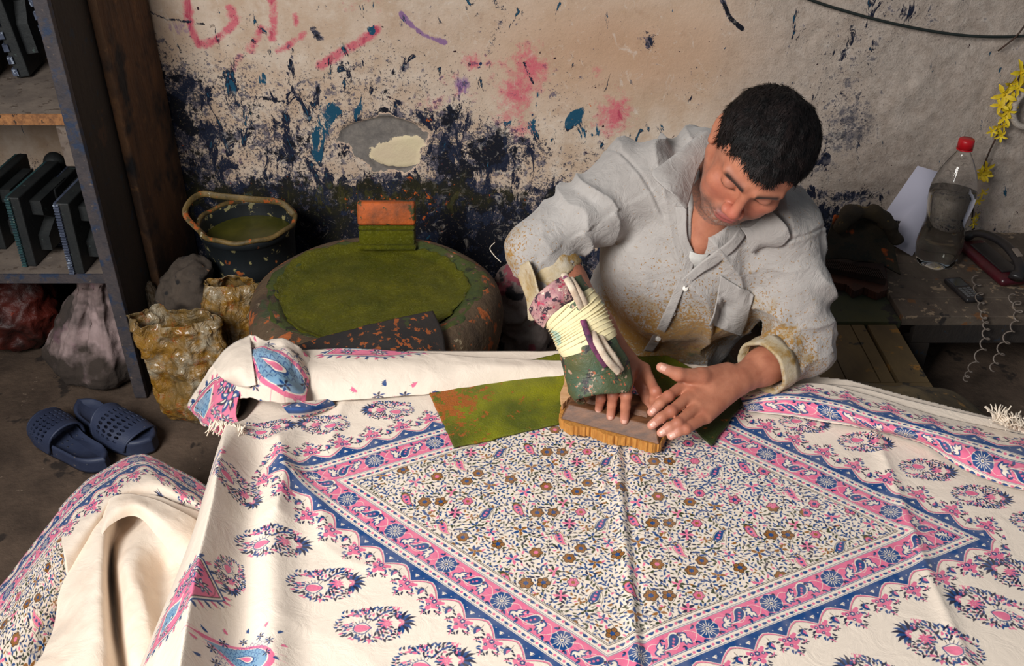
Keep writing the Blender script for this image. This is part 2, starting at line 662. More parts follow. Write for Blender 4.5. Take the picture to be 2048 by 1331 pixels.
def border_tile():
    P = .112
    D0, D1 = -.004, .136
    r = Ras(0, D0, P, D1 - D0, .00025, (True, False))
    def rect(a, b, c): r.A[int((a - D0) / r.px):int((b - D0) / r.px), :] = CODES[c]
    rect(-.0012, -.0002, 'black'); rect(.0012, .0020, 'black')
    n = 7
    for k in range(n):
        x = (k + .5) * P / n
        r.leaf(x - .0065, .0085 - .001, .0, .010, .0052, 'blue'); r.line([(x - .009, .0052), (x - .003, .0118)], .0006, 'black')
        r.disc(x + .0066, .0088, .0026, 'pink', 6); r.disc(x + .0028, .0106, .0008, 'pink', 4)
        r.disc(x + .0095, .006, .0009, 'black', 4)
    rect(.0148, .0157, 'blue'); rect(.0172, .0178, 'blue')
    rect(.0182, .0535, 'pink')
    # pale stems running in the pink band
    tt = np.linspace(0, P, 30)
    for ph, o in ((0, .036), (math.pi, .036)):
        for k in range(29):
            pass
        r.line(np.stack([tt, o + .011 * np.sin(2 * math.pi * tt / P * 2 + ph)], 1), .0008, 'white')
    cy = .036
    r.disc(.018, cy, .0172, 'white', 16); r.flower(.018, cy, .0158, 'blue', 'blue', 8, 'blue')
    for k in range(8):
        a = 2 * math.pi * (k + .5) / 8
        r.line([(.018 + .004 * math.cos(a), cy + .004 * math.sin(a)), (.018 + .0155 * math.cos(a), cy + .0155 * math.sin(a))], .0010, 'white')
        b2 = a + math.pi / 8
        r.line([(.018 + .005 * math.cos(b2), cy + .005 * math.sin(b2)), (.018 + .0115 * math.cos(b2), cy + .0115 * math.sin(b2))], .0013, 'white')
    r.disc(.018, cy, .003, 'white', 8); r.disc(.018, cy, .0015, 'black', 6)
    for (x, a) in ((.046, .5), (.096, 2.8)):
        for k in range(5):
            b = a + (k - 2) * .62
            r.leaf(x, cy, b, .0148, .0085, 'blue')
        for k in range(5):
            b = a + (k - 2) * .62
            r.leaf(x + .002 * math.cos(b), cy + .002 * math.sin(b), b, .0098, .0042, 'white')
    r.boteh(.073, cy, 2.2, .030, .019, [(1.2, 'white'), (1.0, 'blue')], 1, 18, 'black')
    for q in (-.006, 0, .006):
        r.disc(.073 + q * math.cos(2.2), cy + q * math.sin(2.2), .0021, 'pink', 6)
    for (x, y, a) in ((.032, .047, .6), (.033, .025, 2.5), (.059, .048, 1.9), (.086, .024, .3), (.086, .049, 2.0), (.105, .047, 1.), (.06, .024, 1.1), (.003, .024, 2.8), (.003, .05, .4)):
        r.leaf(x, y, a, .008, .0042, 'blue'); r.leaf(x, y, a + 1.2, .006, .003, 'navy')
    rect(.0535, .0541, 'blue'); rect(.0552, .0560, 'blue')
    for k in range(n):
        x = (k + .2) * P / n
        r.leaf(x - .0055, .0618, .0, .009, .0046, 'blue'); r.disc(x + .0066, .0622, .0025, 'pink', 6); r.disc(x + .0025, .0644, .0009, 'black', 4)
    rect(.0672, .0678, 'blue')
    rect(.0690, .0760, 'blue')
    # ogee scallops
    S = P / 2
    m = 60
    xs = np.linspace(0, P, 2 * m + 1)
    def edge(x): q = np.abs(2 * ((x / S) % 1) - 1); return .0800 + .0145 * q ** 1.7 - .004 * (1 - q)
    e = edge(xs)
    def band(o0, o1, c): r.poly(np.vstack([np.stack([xs, e + o0], 1), np.stack([xs, e + o1], 1)[::-1]]), c)
    r.poly(np.vstack([np.stack([xs, 0 * xs + .0755], 1), np.stack([xs, e], 1)[::-1]]), 'blue')
    band(.0012, .0034, 'pink'); band(.0036, .0043, 'black')
    for k in range(2):
        x0 = k * S
        for q, rr in ((0, .0016), (-.012, .001), (.012, .001), (-.02, .0008), (.02, .0008)):
            r.disc(x0 + q, .083 if q == 0 else .0785, rr, 'white', 6)
        r.leaf(x0 - .004, .0795, .3, .008, .002, 'white'); r.leaf(x0 + .004, .0795, 2.85, .008, .002, 'white')
        # cluster outside each point
        for (dx, dy, q) in ((0, .1015, .0055), (-.0075, .099, .0045), (.0075, .099, .0045), (-.004, .1085, .005), (.005, .108, .005), (0, .1155, .0045), (-.012, .096, .003), (.012, .096, .003), (-.010, .106, .0035), (.010, .107, .0035)):
            r.disc(x0 + dx, dy, q, 'pink', 9)
        for (dx, dy, q) in ((0, .1015, .0046), (-.008, .0995, .003), (.0085, .104, .003), (-.004, .111, .003)):
            r.flower(x0 + dx, dy, q, 'blue', 'white', 6)
        for (dx, dy, a, L) in ((-.012, .104, 2.6, .009), (-.014, .100, 3.2, .008), (.012, .104, .5, .009), (.014, .100, -.1, .008), (-.006, .117, 2.1, .0085), (.006, .117, 1.0, .0085),
                               (0, .119, 1.57, .0105), (-.009, .113, 2.9, .008), (.010, .113, .2, .008), (-.017, .1085, 2.3, .007), (.017, .1095, .8, .007), (-.003, .122, 2.6, .007), (.003, .123, .5, .007)):
            r.leaf(x0 + dx, dy, a, L, L * .42, 'blue' if (dx > 0) ^ (dy > .112) else 'navy')
        for (dx, dy) in ((0, .127), (-.0195, .112), (.019, .113)):
            r.star(x0 + dx, dy, .0056, 'navy', 'pink', 5, dx * 90)
        # eye leaf between the points
        x1 = x0 + S / 2
        r.line([(x1, .086), (x1 + .001, .0935)], .0008, 'black')
        r.leaf(x1 - .0005, .0925, 1.55, .016, .0092, 'blue', None, 6, 'black')
        r.leaf(x1 + .0008, .0955, 1.55, .009, .0042, 'pink')
        r.leaf(x1 - .001, .0935, 2.7, .0075, .003, 'navy'); r.leaf(x1 + .002, .0935, .4, .0075, .003, 'navy')
    return r, P, D0


def boteh_tile():
    """scattered-leaf boteh motif, .13 x .075, long axis x, tail curl at -x,+y"""
    W, H = .136, .08
    r = Ras(-W / 2, -H / 2, W, H, .0003)
    R = random.Random(9)
    def inside(x, y, s=1.0):
        bx = x / (.062 * s)
        if abs(bx) >= 1: return False
        return abs(y) < .0315 * s * math.sqrt(1 - bx * bx)
    def gap(x, y): return -.052 < x < -.012 and .006 < y < .0165 and not (x > -.02)
    # fan of long leaves at the right end
    fx = .030
    for k in range(11):
        a = -1.75 + 3.5 * k / 10
        L = .021 if k % 2 == 0 else .018
        r.leaf(fx + .005 * math.cos(a), .8 * .005 * math.sin(a), a, L, .0052, 'blue' if k % 2 else 'navy')
        r.line([(fx + .002 * math.cos(a), .002 * math.sin(a)), (fx + .007 * math.cos(a), .007 * math.sin(a))], .0012, 'pink')
    for k in range(7):
        a = math.pi - 1.1 + 2.2 * k / 6
        r.leaf(.012 + .003 * math.cos(a), .003 * math.sin(a), a, .013, .0036, 'blue' if k % 2 else 'pink')
    r.star(.012, 0, .009, 'pink', 'pink', 8, .3, .4)
    # heart
    hx, hy = -.022, -.006
    r.boteh(hx, hy, .0, .026, .0185, [(1.0, 'pink')], 0, 0)
    for k in range(15):
        a = math.pi * .32 + k / 14 * math.pi * 1.36
        p = (hx + .0135 * math.cos(a), hy + .0100 * math.sin(a))
        q = (hx + .0195 * math.cos(a), hy + .0160 * math.sin(a))
        r.line([p, q], .0010, 'blue' if k % 2 else 'navy')
    r.line([(hx + .012, hy), (hx, hy - .0105), (hx - .013, hy - .004), (hx - .012, hy + .006)], .0014, 'blue')
    r.line([(hx + .012, hy), (hx + .001, hy + .0098), (hx - .012, hy + .006)], .0012, 'blue')
    pts = []
    t = 0
    while len(pts) < 200 and t < 15000:
        t += 1
        x, y = R.uniform(-.063, .032), R.uniform(-.032, .032)
        if not inside(x, y) or gap(x, y): continue
        if ((x - hx) / .0205) ** 2 + ((y - hy) / .0165) ** 2 < 1: continue
        if (x - fx) ** 2 + (y) ** 2 < .013 ** 2 or (x > fx): continue
        if (x - .012) ** 2 + y * y < .010 ** 2: continue
        if any((x - a) ** 2 + (y - b) ** 2 < .0047 ** 2 for a, b in pts): continue
        pts.append((x, y))
    for (x, y) in pts:
        a = math.atan2(y, x - (-.01)) + R.uniform(-.9, .9)
        c = R.choice(['blue', 'blue', 'navy', 'navy', 'pink'])
        L = R.uniform(.0065, .0105)
        r.leaf(x - L / 2 * math.cos(a), y - L / 2 * math.sin(a), a, L, L * .40, c, None, 2 if R.random() < .4 else 0)
        if R.random() < .5: r.disc(x + .0035, y + .0015, .0012, 'pink', 5)
    for k in range(8):   # tail branch beyond the gap
        x = -.052 + k * .0062
        r.leaf(x, .022 + .001 * (k % 3), 1.2 + .3 * (k % 2), .008, .0032, 'navy' if k % 2 else 'blue')
        r.disc(x + .002, .019, .0013, 'pink', 5)
    return r, W, H


def ornament_tile(kind):
    r = Ras(-.11, -.09, .22, .18, .0004)
    if kind == 0:      # light blue scaled paisley with pink surround
        r.boteh(0, 0, 2.2, .17, .095, [(1.0, 'pink'), (.80, 'white'), (.76, 'lblue')], 1, 40, 'pink')
        for k in range(-7, 8):
            for j in range(-5, 6):
                x, y = k * .0105 + (j % 2) * .005, j * .009
                if (x / .06) ** 2 + (y / .033) ** 2 < 1:
                    r.line([(x - .004, y - .003), (x, y + .003), (x + .004, y - .003)], .0012, 'blue')
        r.boteh(.004, -.004, 2.2, .04, .02, [(1.2, 'blue'), (1.0, 'white'), (.75, 'pink')], 1)
        for k in range(9):
            a = 2 * math.pi * k / 9
            r.star(.062 * math.cos(a), .045 * math.sin(a), .011, 'blue', 'navy', 6)
        for k in range(12):
            a = 2 * math.pi * k / 12 + .2
            r.leaf(.085 * math.cos(a), .065 * math.sin(a), a, .016, .007, 'pink' if k % 2 else 'blue', None, 3)
    else:              # pink hexagonal garden panel with fringed edge
        H = np.array([(-.08, -.03), (-.03, .035), (.02, .055), (.055, .03), (.06, -.03), (.0, -.055)])
        r.poly(H * 1.14, 'blue'); r.poly(H * 1.08, 'white'); r.poly(H * 1.03, 'black'); r.poly(H, 'pink')
        r.line(np.vstack([H * .9, H[:1] * .9]), .0008, 'black')
        r.poly([(-.058, -.016), (-.026, .030), (.004, -.002), (-.018, -.024)], 'white'); r.poly([(-.054, -.015), (-.026, .025), (-.001, -.003), (-.019, -.020)], 'lblue')
        for k in range(6):
            for j in range(4):
                q = np.array([-.044 + k * .0066 - j * .001, -.010 + j * .007 - k * .001])
                if abs((q[0] + .028) / .026) + abs((q[1] + .001) / .022) < 1: r.line([q, q + [.0022, .0035], q + [.0045, 0]], .0009, 'blue')
        RR = random.Random(12)
        for (x, y, q) in ((-.002, -.034, .014), (.032, .012, .019), (.036, -.022, .014), (.010, .028, .014), (-.048, -.026, .012), (.044, .034, .008), (.016, -.010, .010)):
            for k in range(8):
                a = k * .785 + q * 30
                r.leaf(x + .15 * q * math.cos(a), y + .15 * q * math.sin(a), a, q * .95, q * .42, 'blue' if k % 2 else 'navy')
            for k in range(8):
                a = k * .785 + q * 30
                r.leaf(x + .3 * q * math.cos(a), y + .3 * q * math.sin(a), a, q * .5, q * .14, 'white')
            r.disc(x, y, q * .22, 'pink')
        for k in range(46):
            x, y = RR.uniform(-.07, .055), RR.uniform(-.05, .05)
            a = RR.random() * 6.3
            if abs(x / .07) + abs(y / .06) < .95: r.leaf(x, y, a, .007, .0026, RR.choice(['white', 'blue', 'black']))
        n = len(H)
        for i in range(n):
            a, b = H[i] * 1.12, H[(i + 1) % n] * 1.12
            m = int(np.linalg.norm(b - a) / .012)
            for k in range(m):
                p = a + (b - a) * (k + .5) / m
                an = math.atan2(p[1], p[0])
                r.leaf(p[0], p[1], an, .013, .006, 'blue' if k % 2 else 'pink')
                r.line([p, p + .016 * np.array([math.cos(an + .3), math.sin(an + .3)])], .0007, 'black')
    return r


CC = np.array([.172, 1.209]); CA = math.radians(-7.6)
RA, RB = .442, .284          # half diagonals of the printed rhombus
U0, V0, UW, VH, TPX = -1.04, -.80, 2.2, 1.45, .0007


def to_uv(X, Y):
    dx, dy = X - CC[0], Y - CC[1]
    c, s_ = math.cos(CA), math.sin(CA)
    return dx * c + dy * s_, -dx * s_ + dy * c


def paint_cloth():
    W, H = int(UW / TPX), int(VH / TPX)
    uu = U0 + (np.arange(W) + .5) * TPX
    vv = V0 + (np.arange(H) + .5) * TPX
    img = np.zeros((H, W, 4), np.float32)     # premultiplied ink + coverage
    ink = np.tile(WHITE.astype(np.float32), (H, W, 1))
    # field + border
    ft, TW, TH = field_tile(); FI = ft.rgb(2)
    bt, P, D0 = border_tile(); BI = bt.rgb(2)
    U, V = np.meshgrid(uu, vv)
    nrm = math.sqrt(1 / RA ** 2 + 1 / RB ** 2)
    D = ((np.abs(U) / RA + np.abs(V) / RB) - 1) / nrm
    # small hand-printing misregistration
    wob = fbm(np.stack([U, V, 0 * U], -1).reshape(-1, 3), 9, 3, 2).reshape(U.shape) * .0008
    f = (D < -.0012)
    q = lookup(FI, (U[f] % TW) / .0005, ((V[f] + wob[f]) % TH) / .0005)
    # region that has not yet had its green and brown blocks printed
    un = (U[f] > .095) & (V[f] > .03) | ((U[f] > .30) & (V[f] > .0))
    A = ft.A.copy()
    A2 = A.copy(); A2[A == CODES['brown']] = CODES['pink']; A2[A == CODES['green']] = CODES['blue']
    ft.A = A2
    rs = np.random.RandomState(2)
    q2 = lookup(ft.rgb(2), (U[f] % TW) / .0005, ((V[f] + wob[f]) % TH) / .0005)
    ft.A = A
    q = np.where(un[:, None], q2, q)
    ink[f] = q[:, :3]
    # border: sector direction
    e = np.array([RA, RB]); L = np.linalg.norm(e)
    T = (np.abs(U) * (-RA) + (np.abs(V) - 0) * RB) / L      # along-edge coordinate
    T = np.where(U * V > 0, T, -T)
    b = (D >= -.0012) & (D < .134)
    tb = (T[b] + .03) % P
    q = lookup(BI, tb / .0005, (D[b] + wob[b] - D0) / .0005, True, False)
    ink[b] = q[:, :3]
    # clipped fringe where the mitred tips would run on too far
    tip = b & (np.abs(U) > RA + .168)
    ink[tip] = WHITE

    def stamp(I, px, w, h, u, v, ang, sx=1, sy=1, sc_=1.0):
        rad = .5 * math.hypot(w, h) * sc_ + .002
        a, b_ = int((u - rad - U0) / TPX), int((u + rad - U0) / TPX)
        c, d = int((v - rad - V0) / TPX), int((v + rad - V0) / TPX)
        a, c = max(a, 0), max(c, 0); b_, d = min(b_, W), min(d, H)
        if b_ <= a or d <= c: return
        uu_, vv_ = U[c:d, a:b_] - u, V[c:d, a:b_] - v
        ca, sa = math.cos(ang), math.sin(ang)
        x = (uu_ * ca + vv_ * sa) * sx / sc_; y = (-uu_ * sa + vv_ * ca) * sy / sc_
        ok = (np.abs(x) < w / 2 - .001) & (np.abs(y) < h / 2 - .001)
        fx = (x + w / 2) / px; fy = (y + h / 2) / px
        qq = lookup(I, fx, fy, False, False)
        m = np.where(ok, qq[..., 3], 0)[..., None]
        # colours of empty cells are white already
        sub = ink[c:d, a:b_]
        ink[c:d, a:b_] = sub * (1 - m) + np.where(m > 1e-4, (qq[..., :3] - WHITE * (1 - m)) , 0)

    br, bw, bh = boteh_tile(); BO = br.rgb(2)
    o0 = ornament_tile(0).rgb(2); o1 = ornament_tile(1).rgb(2)
    for (px, py, ang, sx, sy, sc_) in BOTEHS:
        w = at(px, py, z=.372)
        u, v = to_uv(w[0], w[1])
        stamp(BO, .0006, bw, bh, u, v, ang, sx, sy, sc_)
    for (px, py, ang, kind, sc_) in ORNAMENTS:
        w = at(px, py, z=.372)
        u, v = to_uv(w[0], w[1])
        stamp(o0 if kind == 0 else o1, .0008, .22, .18, u, v, ang, 1, 1, sc_)
    # motif store for the turned-over pieces
    stamp(o0, .0008, .22, .18, -.90, -.66, .3, 1, 1, 1.0)
    stamp(o1, .0008, .22, .18, -.90, -.45, 0, 1, 1, 1.0)
    # uneven ink
    n = fbm(np.stack([U, V, 0 * U], -1).reshape(-1, 3)[:: 1], 60, 5, 2).reshape(U.shape)[..., None]
    ink = ink + (WHITE - ink) * np.clip(.04 + .06 * n, 0, .2)
    ink = np.clip(ink, 0, 1)
    img[..., :3] = np.where(ink < .0031308, 12.92 * ink, 1.055 * ink ** (1 / 2.4) - .055)
    img[..., 3] = 1
    im = bpy.data.images.new('printed_pattern', W, H, alpha=False)
    im.pixels.foreach_set(img.ravel())
    im.update()
    im.pack()
    return im


BOTEHS = [  # photo pixel on the table plane, angle in cloth frame, mirror x, mirror y, size
    (557, 1096, .22, 1, 1, 1.0), (660, 1167, .22, 1, 1, 1.0), (757, 1247, .22, 1, 1, 1.0), (875, 1322, .22, 1, 1, 1.0),
    (640, 850, .10, -1, 1, .86), (770, 820, .10, -1, 1, .86), (485, 1003, -.5, 1, 1, .84), (545, 862, .35, 1, 1, .84), (466, 1176, -1.2, 1, 1, .6),
    (1615, 846, .02, 1, -1, .82), (1738, 885, .02, 1, -1, .86), (1862, 939, .0, 1, -1, .86), (1970, 992, .0, 1, -1, .86), (2090, 1045, .0, 1, -1, .86),
    (2035, 1148, -.32, -1, 1, 1.0), (1966, 1212, -.32, -1, 1, 1.06), (1868, 1283, -.32, -1, 1, 1.06), (1745, 1352, -.32, -1, 1, 1.0),
]
ORNAMENTS = [(372, 1235, .75, 1, .78), (488, 1322, .6, 0, .62), (430, 955, 1.2, 0, .30), (620, 905, 2., 1, .0001)]
# ------------------------------------------------------------------ the room: floor and painted plaster wall
WY = 2.5      # back wall


def low_or(t, a, b): return t.math('ADD', a, b)


def make_wall():
    x0, x1, z0, z1, h = -1.75, 1.85, -.02, 1.55, .005
    nx, nz = int((x1 - x0) / h) + 1, int((z1 - z0) / h) + 1
    X, Z = np.meshgrid(np.linspace(x0, x1, nx), np.linspace(z0, z1, nz), indexing='ij')
    P = np.stack([X, 0 * X, Z], -1).reshape(-1, 3)
    warp = np.stack([vnoise(P, 9, 1), 0 * P[:, 0], vnoise(P, 9, 2)], 1) * .02
    Q = P + warp

    def blob(px, py, rx, ry, amp=1.0, a=0.0, p=2.0):
        w = at(px, py, y=WY); k = w[1] / FPX / ray(px, py)[1]
        cx, cz = w[0], w[2]
        rx *= k; ry *= k * 1.06
        dx, dz = Q[:, 0] - cx, -(Q[:, 2] - cz)
        c, s_ = math.cos(a), math.sin(a)
        e = ((dx * c + dz * s_) / rx) ** 2 + ((-dx * s_ + dz * c) / ry) ** 2
        return amp * np.exp(-e ** (p / 2) * .7)

    def stroke(pts, w, amp=1.0):
        pts = [at(a, b, y=WY) for a, b in pts]
        w = w * 2.45 / FPX
        d = np.full(len(Q), 9.0)
        for a, b in zip(pts[:-1], pts[1:]):
            ax, az, bx, bz = a[0], a[2], b[0], b[2]
            L = (bx - ax) ** 2 + (bz - az) ** 2
            t = np.clip(((Q[:, 0] - ax) * (bx - ax) + (Q[:, 2] - az) * (bz - az)) / L, 0, 1)
            d = np.minimum(d, np.hypot(Q[:, 0] - ax - t * (bx - ax), Q[:, 2] - az - t * (bz - az)))
        return amp * np.clip(1.35 - d / w, 0, 1)

    def mx(*a): return np.maximum.reduce(a)
    # navy / black ink mask
    zz = P[:, 2]
    g = lambda px, py: at(px, py, y=WY)[2]
    # lower dark zone whose upper limit follows the photograph
    ctrl = [(-100, 330), (300, 330), (420, 350), (560, 330), (700, 380), (800, 375), (880, 330), (980, 350), (1080, 420), (1200, 470), (1400, 470), (1600, 430), (1640, 400), (1760, 420), (1850, 520), (2200, 560)]
    cx = [at(a, b, y=WY)[0] for a, b in ctrl]; cz = [g(a, b) for a, b in ctrl]
    lim = np.interp(Q[:, 0], cx, cz)
    low = np.clip((lim - zz) / .11 + .45, 0, 1.02)
    navy = mx(low,
              blob(350, 185, 80, 60, .95), blob(330, 260, 80, 80, 1.0), blob(420, 270, 100, 50, .80), blob(385, 340, 110, 60, .95), blob(320, 120, 50, 40, .6),
              blob(560, 290, 130, 80, .74), blob(640, 220, 160, 90, .58), blob(760, 170, 170, 80, .46), blob(470, 190, 80, 80, .66), blob(420, 110, 120, 60, .34), blob(980, 120, 120, 120, .22),
              blob(900, 250, 60, 45, .95, .5), blob(985, 305, 75, 55, 1.0, .6), blob(850, 230, 60, 30, .8), blob(1060, 310, 50, 60, .72), blob(1045, 290, 22, 12, 1.1),
              blob(760, 235, 90, 24, .85), blob(690, 290, 30, 60, .75), blob(900, 330, 60, 80, 1.0), blob(1100, 400, 90, 50, .95), blob(770, 390, 130, 50, 1.0), blob(610, 350, 90, 40, .72),
              blob(1150, 240, 20, 8, 1.1, -.8), blob(1140, 330, 120, 60, .45), blob(1120, 200, 80, 90, .28),
              blob(1690, 120, 70, 80, .36), blob(1680, 230, 60, 70, .5), blob(1700, 60, 160, 40, .3), blob(1800, 40, 120, 30, .4), blob(1400, 170, 60, 40, .22),
              blob(1690, 388, 80, 15, .9), blob(1635, 330, 40, 60, .4), blob(1900, 440, 120, 30, .42), blob(2000, 470, 60, 25, .5), blob(1655, 305, 8, 10, 1.0), blob(1300, 70, 12, 24, .8))
    navy = mx(navy, stroke([(1440, 0), (1462, 30), (1488, 52)], 6, 1.1), stroke([(625, 55), (640, 75)], 9, 1.0), stroke([(295, 20), (330, 38), (405, 42)], 2.2, .9), stroke([(590, 100), (580, 160), (600, 200)], 2, .8),
              stroke([(985, 0), (1010, 20), (990, 60), (980, 100)], 9, .55), stroke([(635, 175), (633, 200)], 6, 1.0), stroke([(535, 195), (575, 200)], 4, .9), stroke([(1050, 115), (1060, 160)], 4, .8))
    # teal drips
    teal = mx(blob(535, 165, 14, 10, 1.0), blob(745, 95, 10, 20, 1.0), blob(650, 230, 22, 60, .85, .3), blob(625, 280, 12, 40, .9), blob(560, 95, 14, 10, .8), blob(1150, 235, 22, 10, 1.0, -.7), blob(700, 210, 40, 26, .6),
              blob(1070, 190, 10, 26, .7), blob(1180, 280, 12, 20, .6), blob(1200, 270, 6, 24, .7), blob(480, 210, 60, 80, .42), blob(1040, 250, 60, 40, .5))
    pink = mx(stroke([(370, -10), (378, 50), (395, 85), (440, 75), (470, 45), (455, 20)], 12, 1.0), stroke([(538, -10), (545, 80)], 12, .9), stroke([(505, 110), (520, 60)], 14, .75),
              stroke([(560, 110), (610, 65)], 11, .8), stroke([(645, 135), (690, 95), (750, 68)], 13, 1.0), stroke([(585, 30), (590, 45)], 8, .8), stroke([(455, 165), (490, 120)], 12, .55),
              blob(945, 115, 24, 16, .7), blob(1060, 130, 40, 44, .95), blob(1030, 185, 34, 56, .9), blob(1225, 235, 34, 44, 1.0), blob(1000, 130, 60, 30, .5), blob(1240, 210, 20, 26, .7), blob(860, 200, 50, 24, .5), blob(470, 330, 60, 30, .35), blob(1040, 265, 26, 30, .75), blob(900, 160, 30, 20, .5), blob(1010, 235, 30, 30, .65),
              blob(920, 185, 40, 16, .5, .4), blob(1200, 150, 14, 12, .6), stroke([(760, -5), (755, 70)], 10, .38), blob(700, 10, 60, 18, .35), blob(950, 130, 18, 12, .8))
    purple = mx(stroke([(805, 30), (850, 60), (895, 78)], 8, .95), blob(925, 175, 24, 18, .8, .6), blob(350, 55, 30, 16, .5), blob(900, 195, 30, 10, .5))
    # broken plaster patch
    patch = mx(blob(770, 278, 98, 46, 1.25, .06, 5.0), blob(790, 312, 52, 44, 1.2, .1, 4.0))
    cream = mx(blob(800, 305, 62, 38, 1.2, .05, 4.0))
    rough = np.clip((Q[:, 0] - at(1420, 200, y=WY)[0]) / .25 + .3, 0, 1) + .25 * vnoise(P, 2.2, 4)
    rough = np.clip(rough, 0, 1)
    olive = mx(blob(760, 400, 420, 60, 1.2), blob(380, 400, 190, 150, 1.0), blob(350, 250, 90, 80, .5), blob(1000, 420, 200, 60, .8), blob(1680, 385, 30, 20, .8), blob(500, 470, 400, 60, .9))
    orange = mx(blob(820, 410, 240, 60, .60), blob(560, 380, 200, 60, .50), blob(380, 420, 120, 160, .45), blob(560, 297, 10, 6, 1.2), blob(858, 238, 8, 9, 1.2), blob(1135, 225, 18, 6, .9, -.6), blob(1180, 205, 14, 12, .8), blob(1130, 235, 10, 14, .8), blob(520, 400, 120, 40, .5))
    browns = mx(blob(1250, 100, 330, 120, .9), blob(850, 60, 200, 60, .5), blob(1500, 200, 120, 90, .55), blob(1750, 320, 120, 60, .6), blob(350, 60, 90, 90, .4))
    # relief
    D = -.005 * fbm(P, 3.2, 2, 4) * 1.4 - rough * .004 * fbm(P, 22, 5, 3)
    pd = np.clip((patch - .55) * 4, 0, 1)
    D += pd * .010 - np.clip((cream - .6) * 5, 0, 1) * pd * .005
    V = np.stack([P[:, 0], WY + D, P[:, 2]], 1)
    F = gridF(nx, nz, True)
    o = mobj('wall_back', V, F, None, loc=(0, WY, 0))
    color_attr(o, 'ink', np.stack([navy, teal, pink], 1))
    color_attr(o, 'ink2', np.stack([purple, olive, orange], 1))
    color_attr(o, 'ground', np.stack([patch, cream, rough], 1))
    greys = mx(blob(1700, 250, 60, 60, .9), blob(1680, 180, 90, 110, .55), blob(1740, 100, 120, 60, .45), blob(1600, 150, 90, 80, .35), blob(1640, 320, 60, 50, .6), blob(1840, 60, 130, 40, .45), blob(1900, 440, 150, 40, .6), blob(1380, 180, 60, 50, .25), blob(1100, 60, 60, 60, .2))
    color_attr(o, 'tone', np.stack([browns, greys, browns], 1))
    t = NT('painted_plaster')
    ink = t.sep(t.attr('ink').outputs[0]); ink2 = t.sep(t.attr('ink2').outputs[0]); gr = t.sep(t.attr('ground').outputs[0]); tone = t.sep(t.attr('tone').outputs[0])
    big = t.noise(2.2, 4, .6); mid = t.noise(11, 6, .68); fine = t.noise(42, 6, .72); vf = t.noise(150, 5, .75)
    streak = t.noise(24, 6, .7, stretch=(1, 1, .45), dist=.8)
    c = t.mix(t.ramp(big, .3, .7), srgb(207, 182, 160), srgb(196, 168, 142))
    c = t.mix(t.ramp(mid, .42, .66), c, srgb(222, 204, 186))
    c = t.mix(t.math('MULTIPLY', t.ramp(t.math('MULTIPLY_ADD', mid, .9, tone[0]), .75, 1.35), .75), c, srgb(192, 150, 118))
    c = t.mix(t.math('MULTIPLY', t.ramp(t.noise(17, 6, .7, off=(4, 2, 1)), .55, .72), .35), c, srgb(158, 118, 92))
    # rough lime plaster to the right
    rg = t.mix(t.ramp(fine, .3, .7), srgb(160, 146, 136), srgb(205, 192, 182))
    rg = t.mix(t.math('MULTIPLY', t.ramp(vf, .5, .68), .45), rg, srgb(96, 88, 86))
    c = t.mix(t.math('MULTIPLY', gr[2], .75), c, rg)
    def lay(c, mask, nz, nw, th, col, soft=.05, amt=1.0):
        v = t.math('MULTIPLY_ADD', t.math('SUBTRACT', nz, .5), nw, mask)
        m = t.ramp(v, th, th + soft)
        if amt < 1: m = t.math('MULTIPLY', m, amt)
        return t.mix(m, c, col)
    c = lay(c, ink[2], fine, 2.2, .42, srgb(212, 92, 112), .5, .85)
    c = lay(c, ink[2], streak, 3.4, .95, srgb(178, 52, 84), .25, .7)
    c = lay(c, ink2[0], streak, 2.4, .42, srgb(132, 92, 148), .3, .85)
    c = lay(c, ink[0], fine, 4.2, .68, srgb(58, 66, 96), .2, .75)
    c = lay(c, ink[0], streak, 4.8, .74, srgb(27, 31, 50), .1)
    c = lay(c, ink[0], vf, 4.4, .74, srgb(34, 42, 62), .1, .9)
    c = lay(c, ink[0], mid, 3.4, .84, srgb(20, 22, 33), .1)
    c = lay(c, ink[1], streak, 4.6, .72, srgb(28, 78, 104), .08)
    c = lay(c, tone[1], fine, 3.2, .62, srgb(112, 106, 108), .3, .75)
    c = lay(c, tone[1], vf, 3.2, .85, srgb(66, 66, 80), .2, .7)
    c = t.mix(t.math('MULTIPLY', t.ramp(t.noise(20, 6, .75, off=(7, 1, 3), dist=1.5), .58, .68), .5), c, srgb(224, 212, 200))
    # isolated specks everywhere
    sp = t.noise(30, 3, .55, off=(9, 3, 5)); sp2 = t.noise(48, 2, .5, off=(2, 8, 1))
    c = t.mix(t.ramp(sp, .735, .75), c, srgb(32, 52, 86)); c = t.mix(t.ramp(sp2, .735, .745), c, srgb(60, 40, 46))
    c = lay(c, ink2[1], mid, 3.2, .82, srgb(40, 38, 20), .4, .85)
    c = lay(c, ink2[1], streak, 4.0, 1.3, srgb(72, 68, 32), .2, .6)
    c = t.mix(t.math('MULTIPLY', t.ramp(vf, .60, .66), t.ramp(low_or(t, ink[0], ink2[1]), .7, 1.2)), c, srgb(122, 104, 84))
    c = lay(c, ink2[2], fine, 4.0, 1.02, srgb(206, 98, 36), .08, .95)
    pn = t.mix(t.ramp(fine, .35, .65), srgb(112, 106, 102), srgb(142, 134, 126))
    v = t.math('MULTIPLY_ADD', t.math('SUBTRACT', mid, .5), 2.4, gr[0])
    rim = t.ramp(v, .52, .56)
    c = t.mix(rim, c, srgb(214, 186, 164))
    c = t.mix(t.ramp(v, .62, .66), c, pn)
    v2 = t.math('MULTIPLY_ADD', t.math('SUBTRACT', mid, .5), 1.5, gr[1])
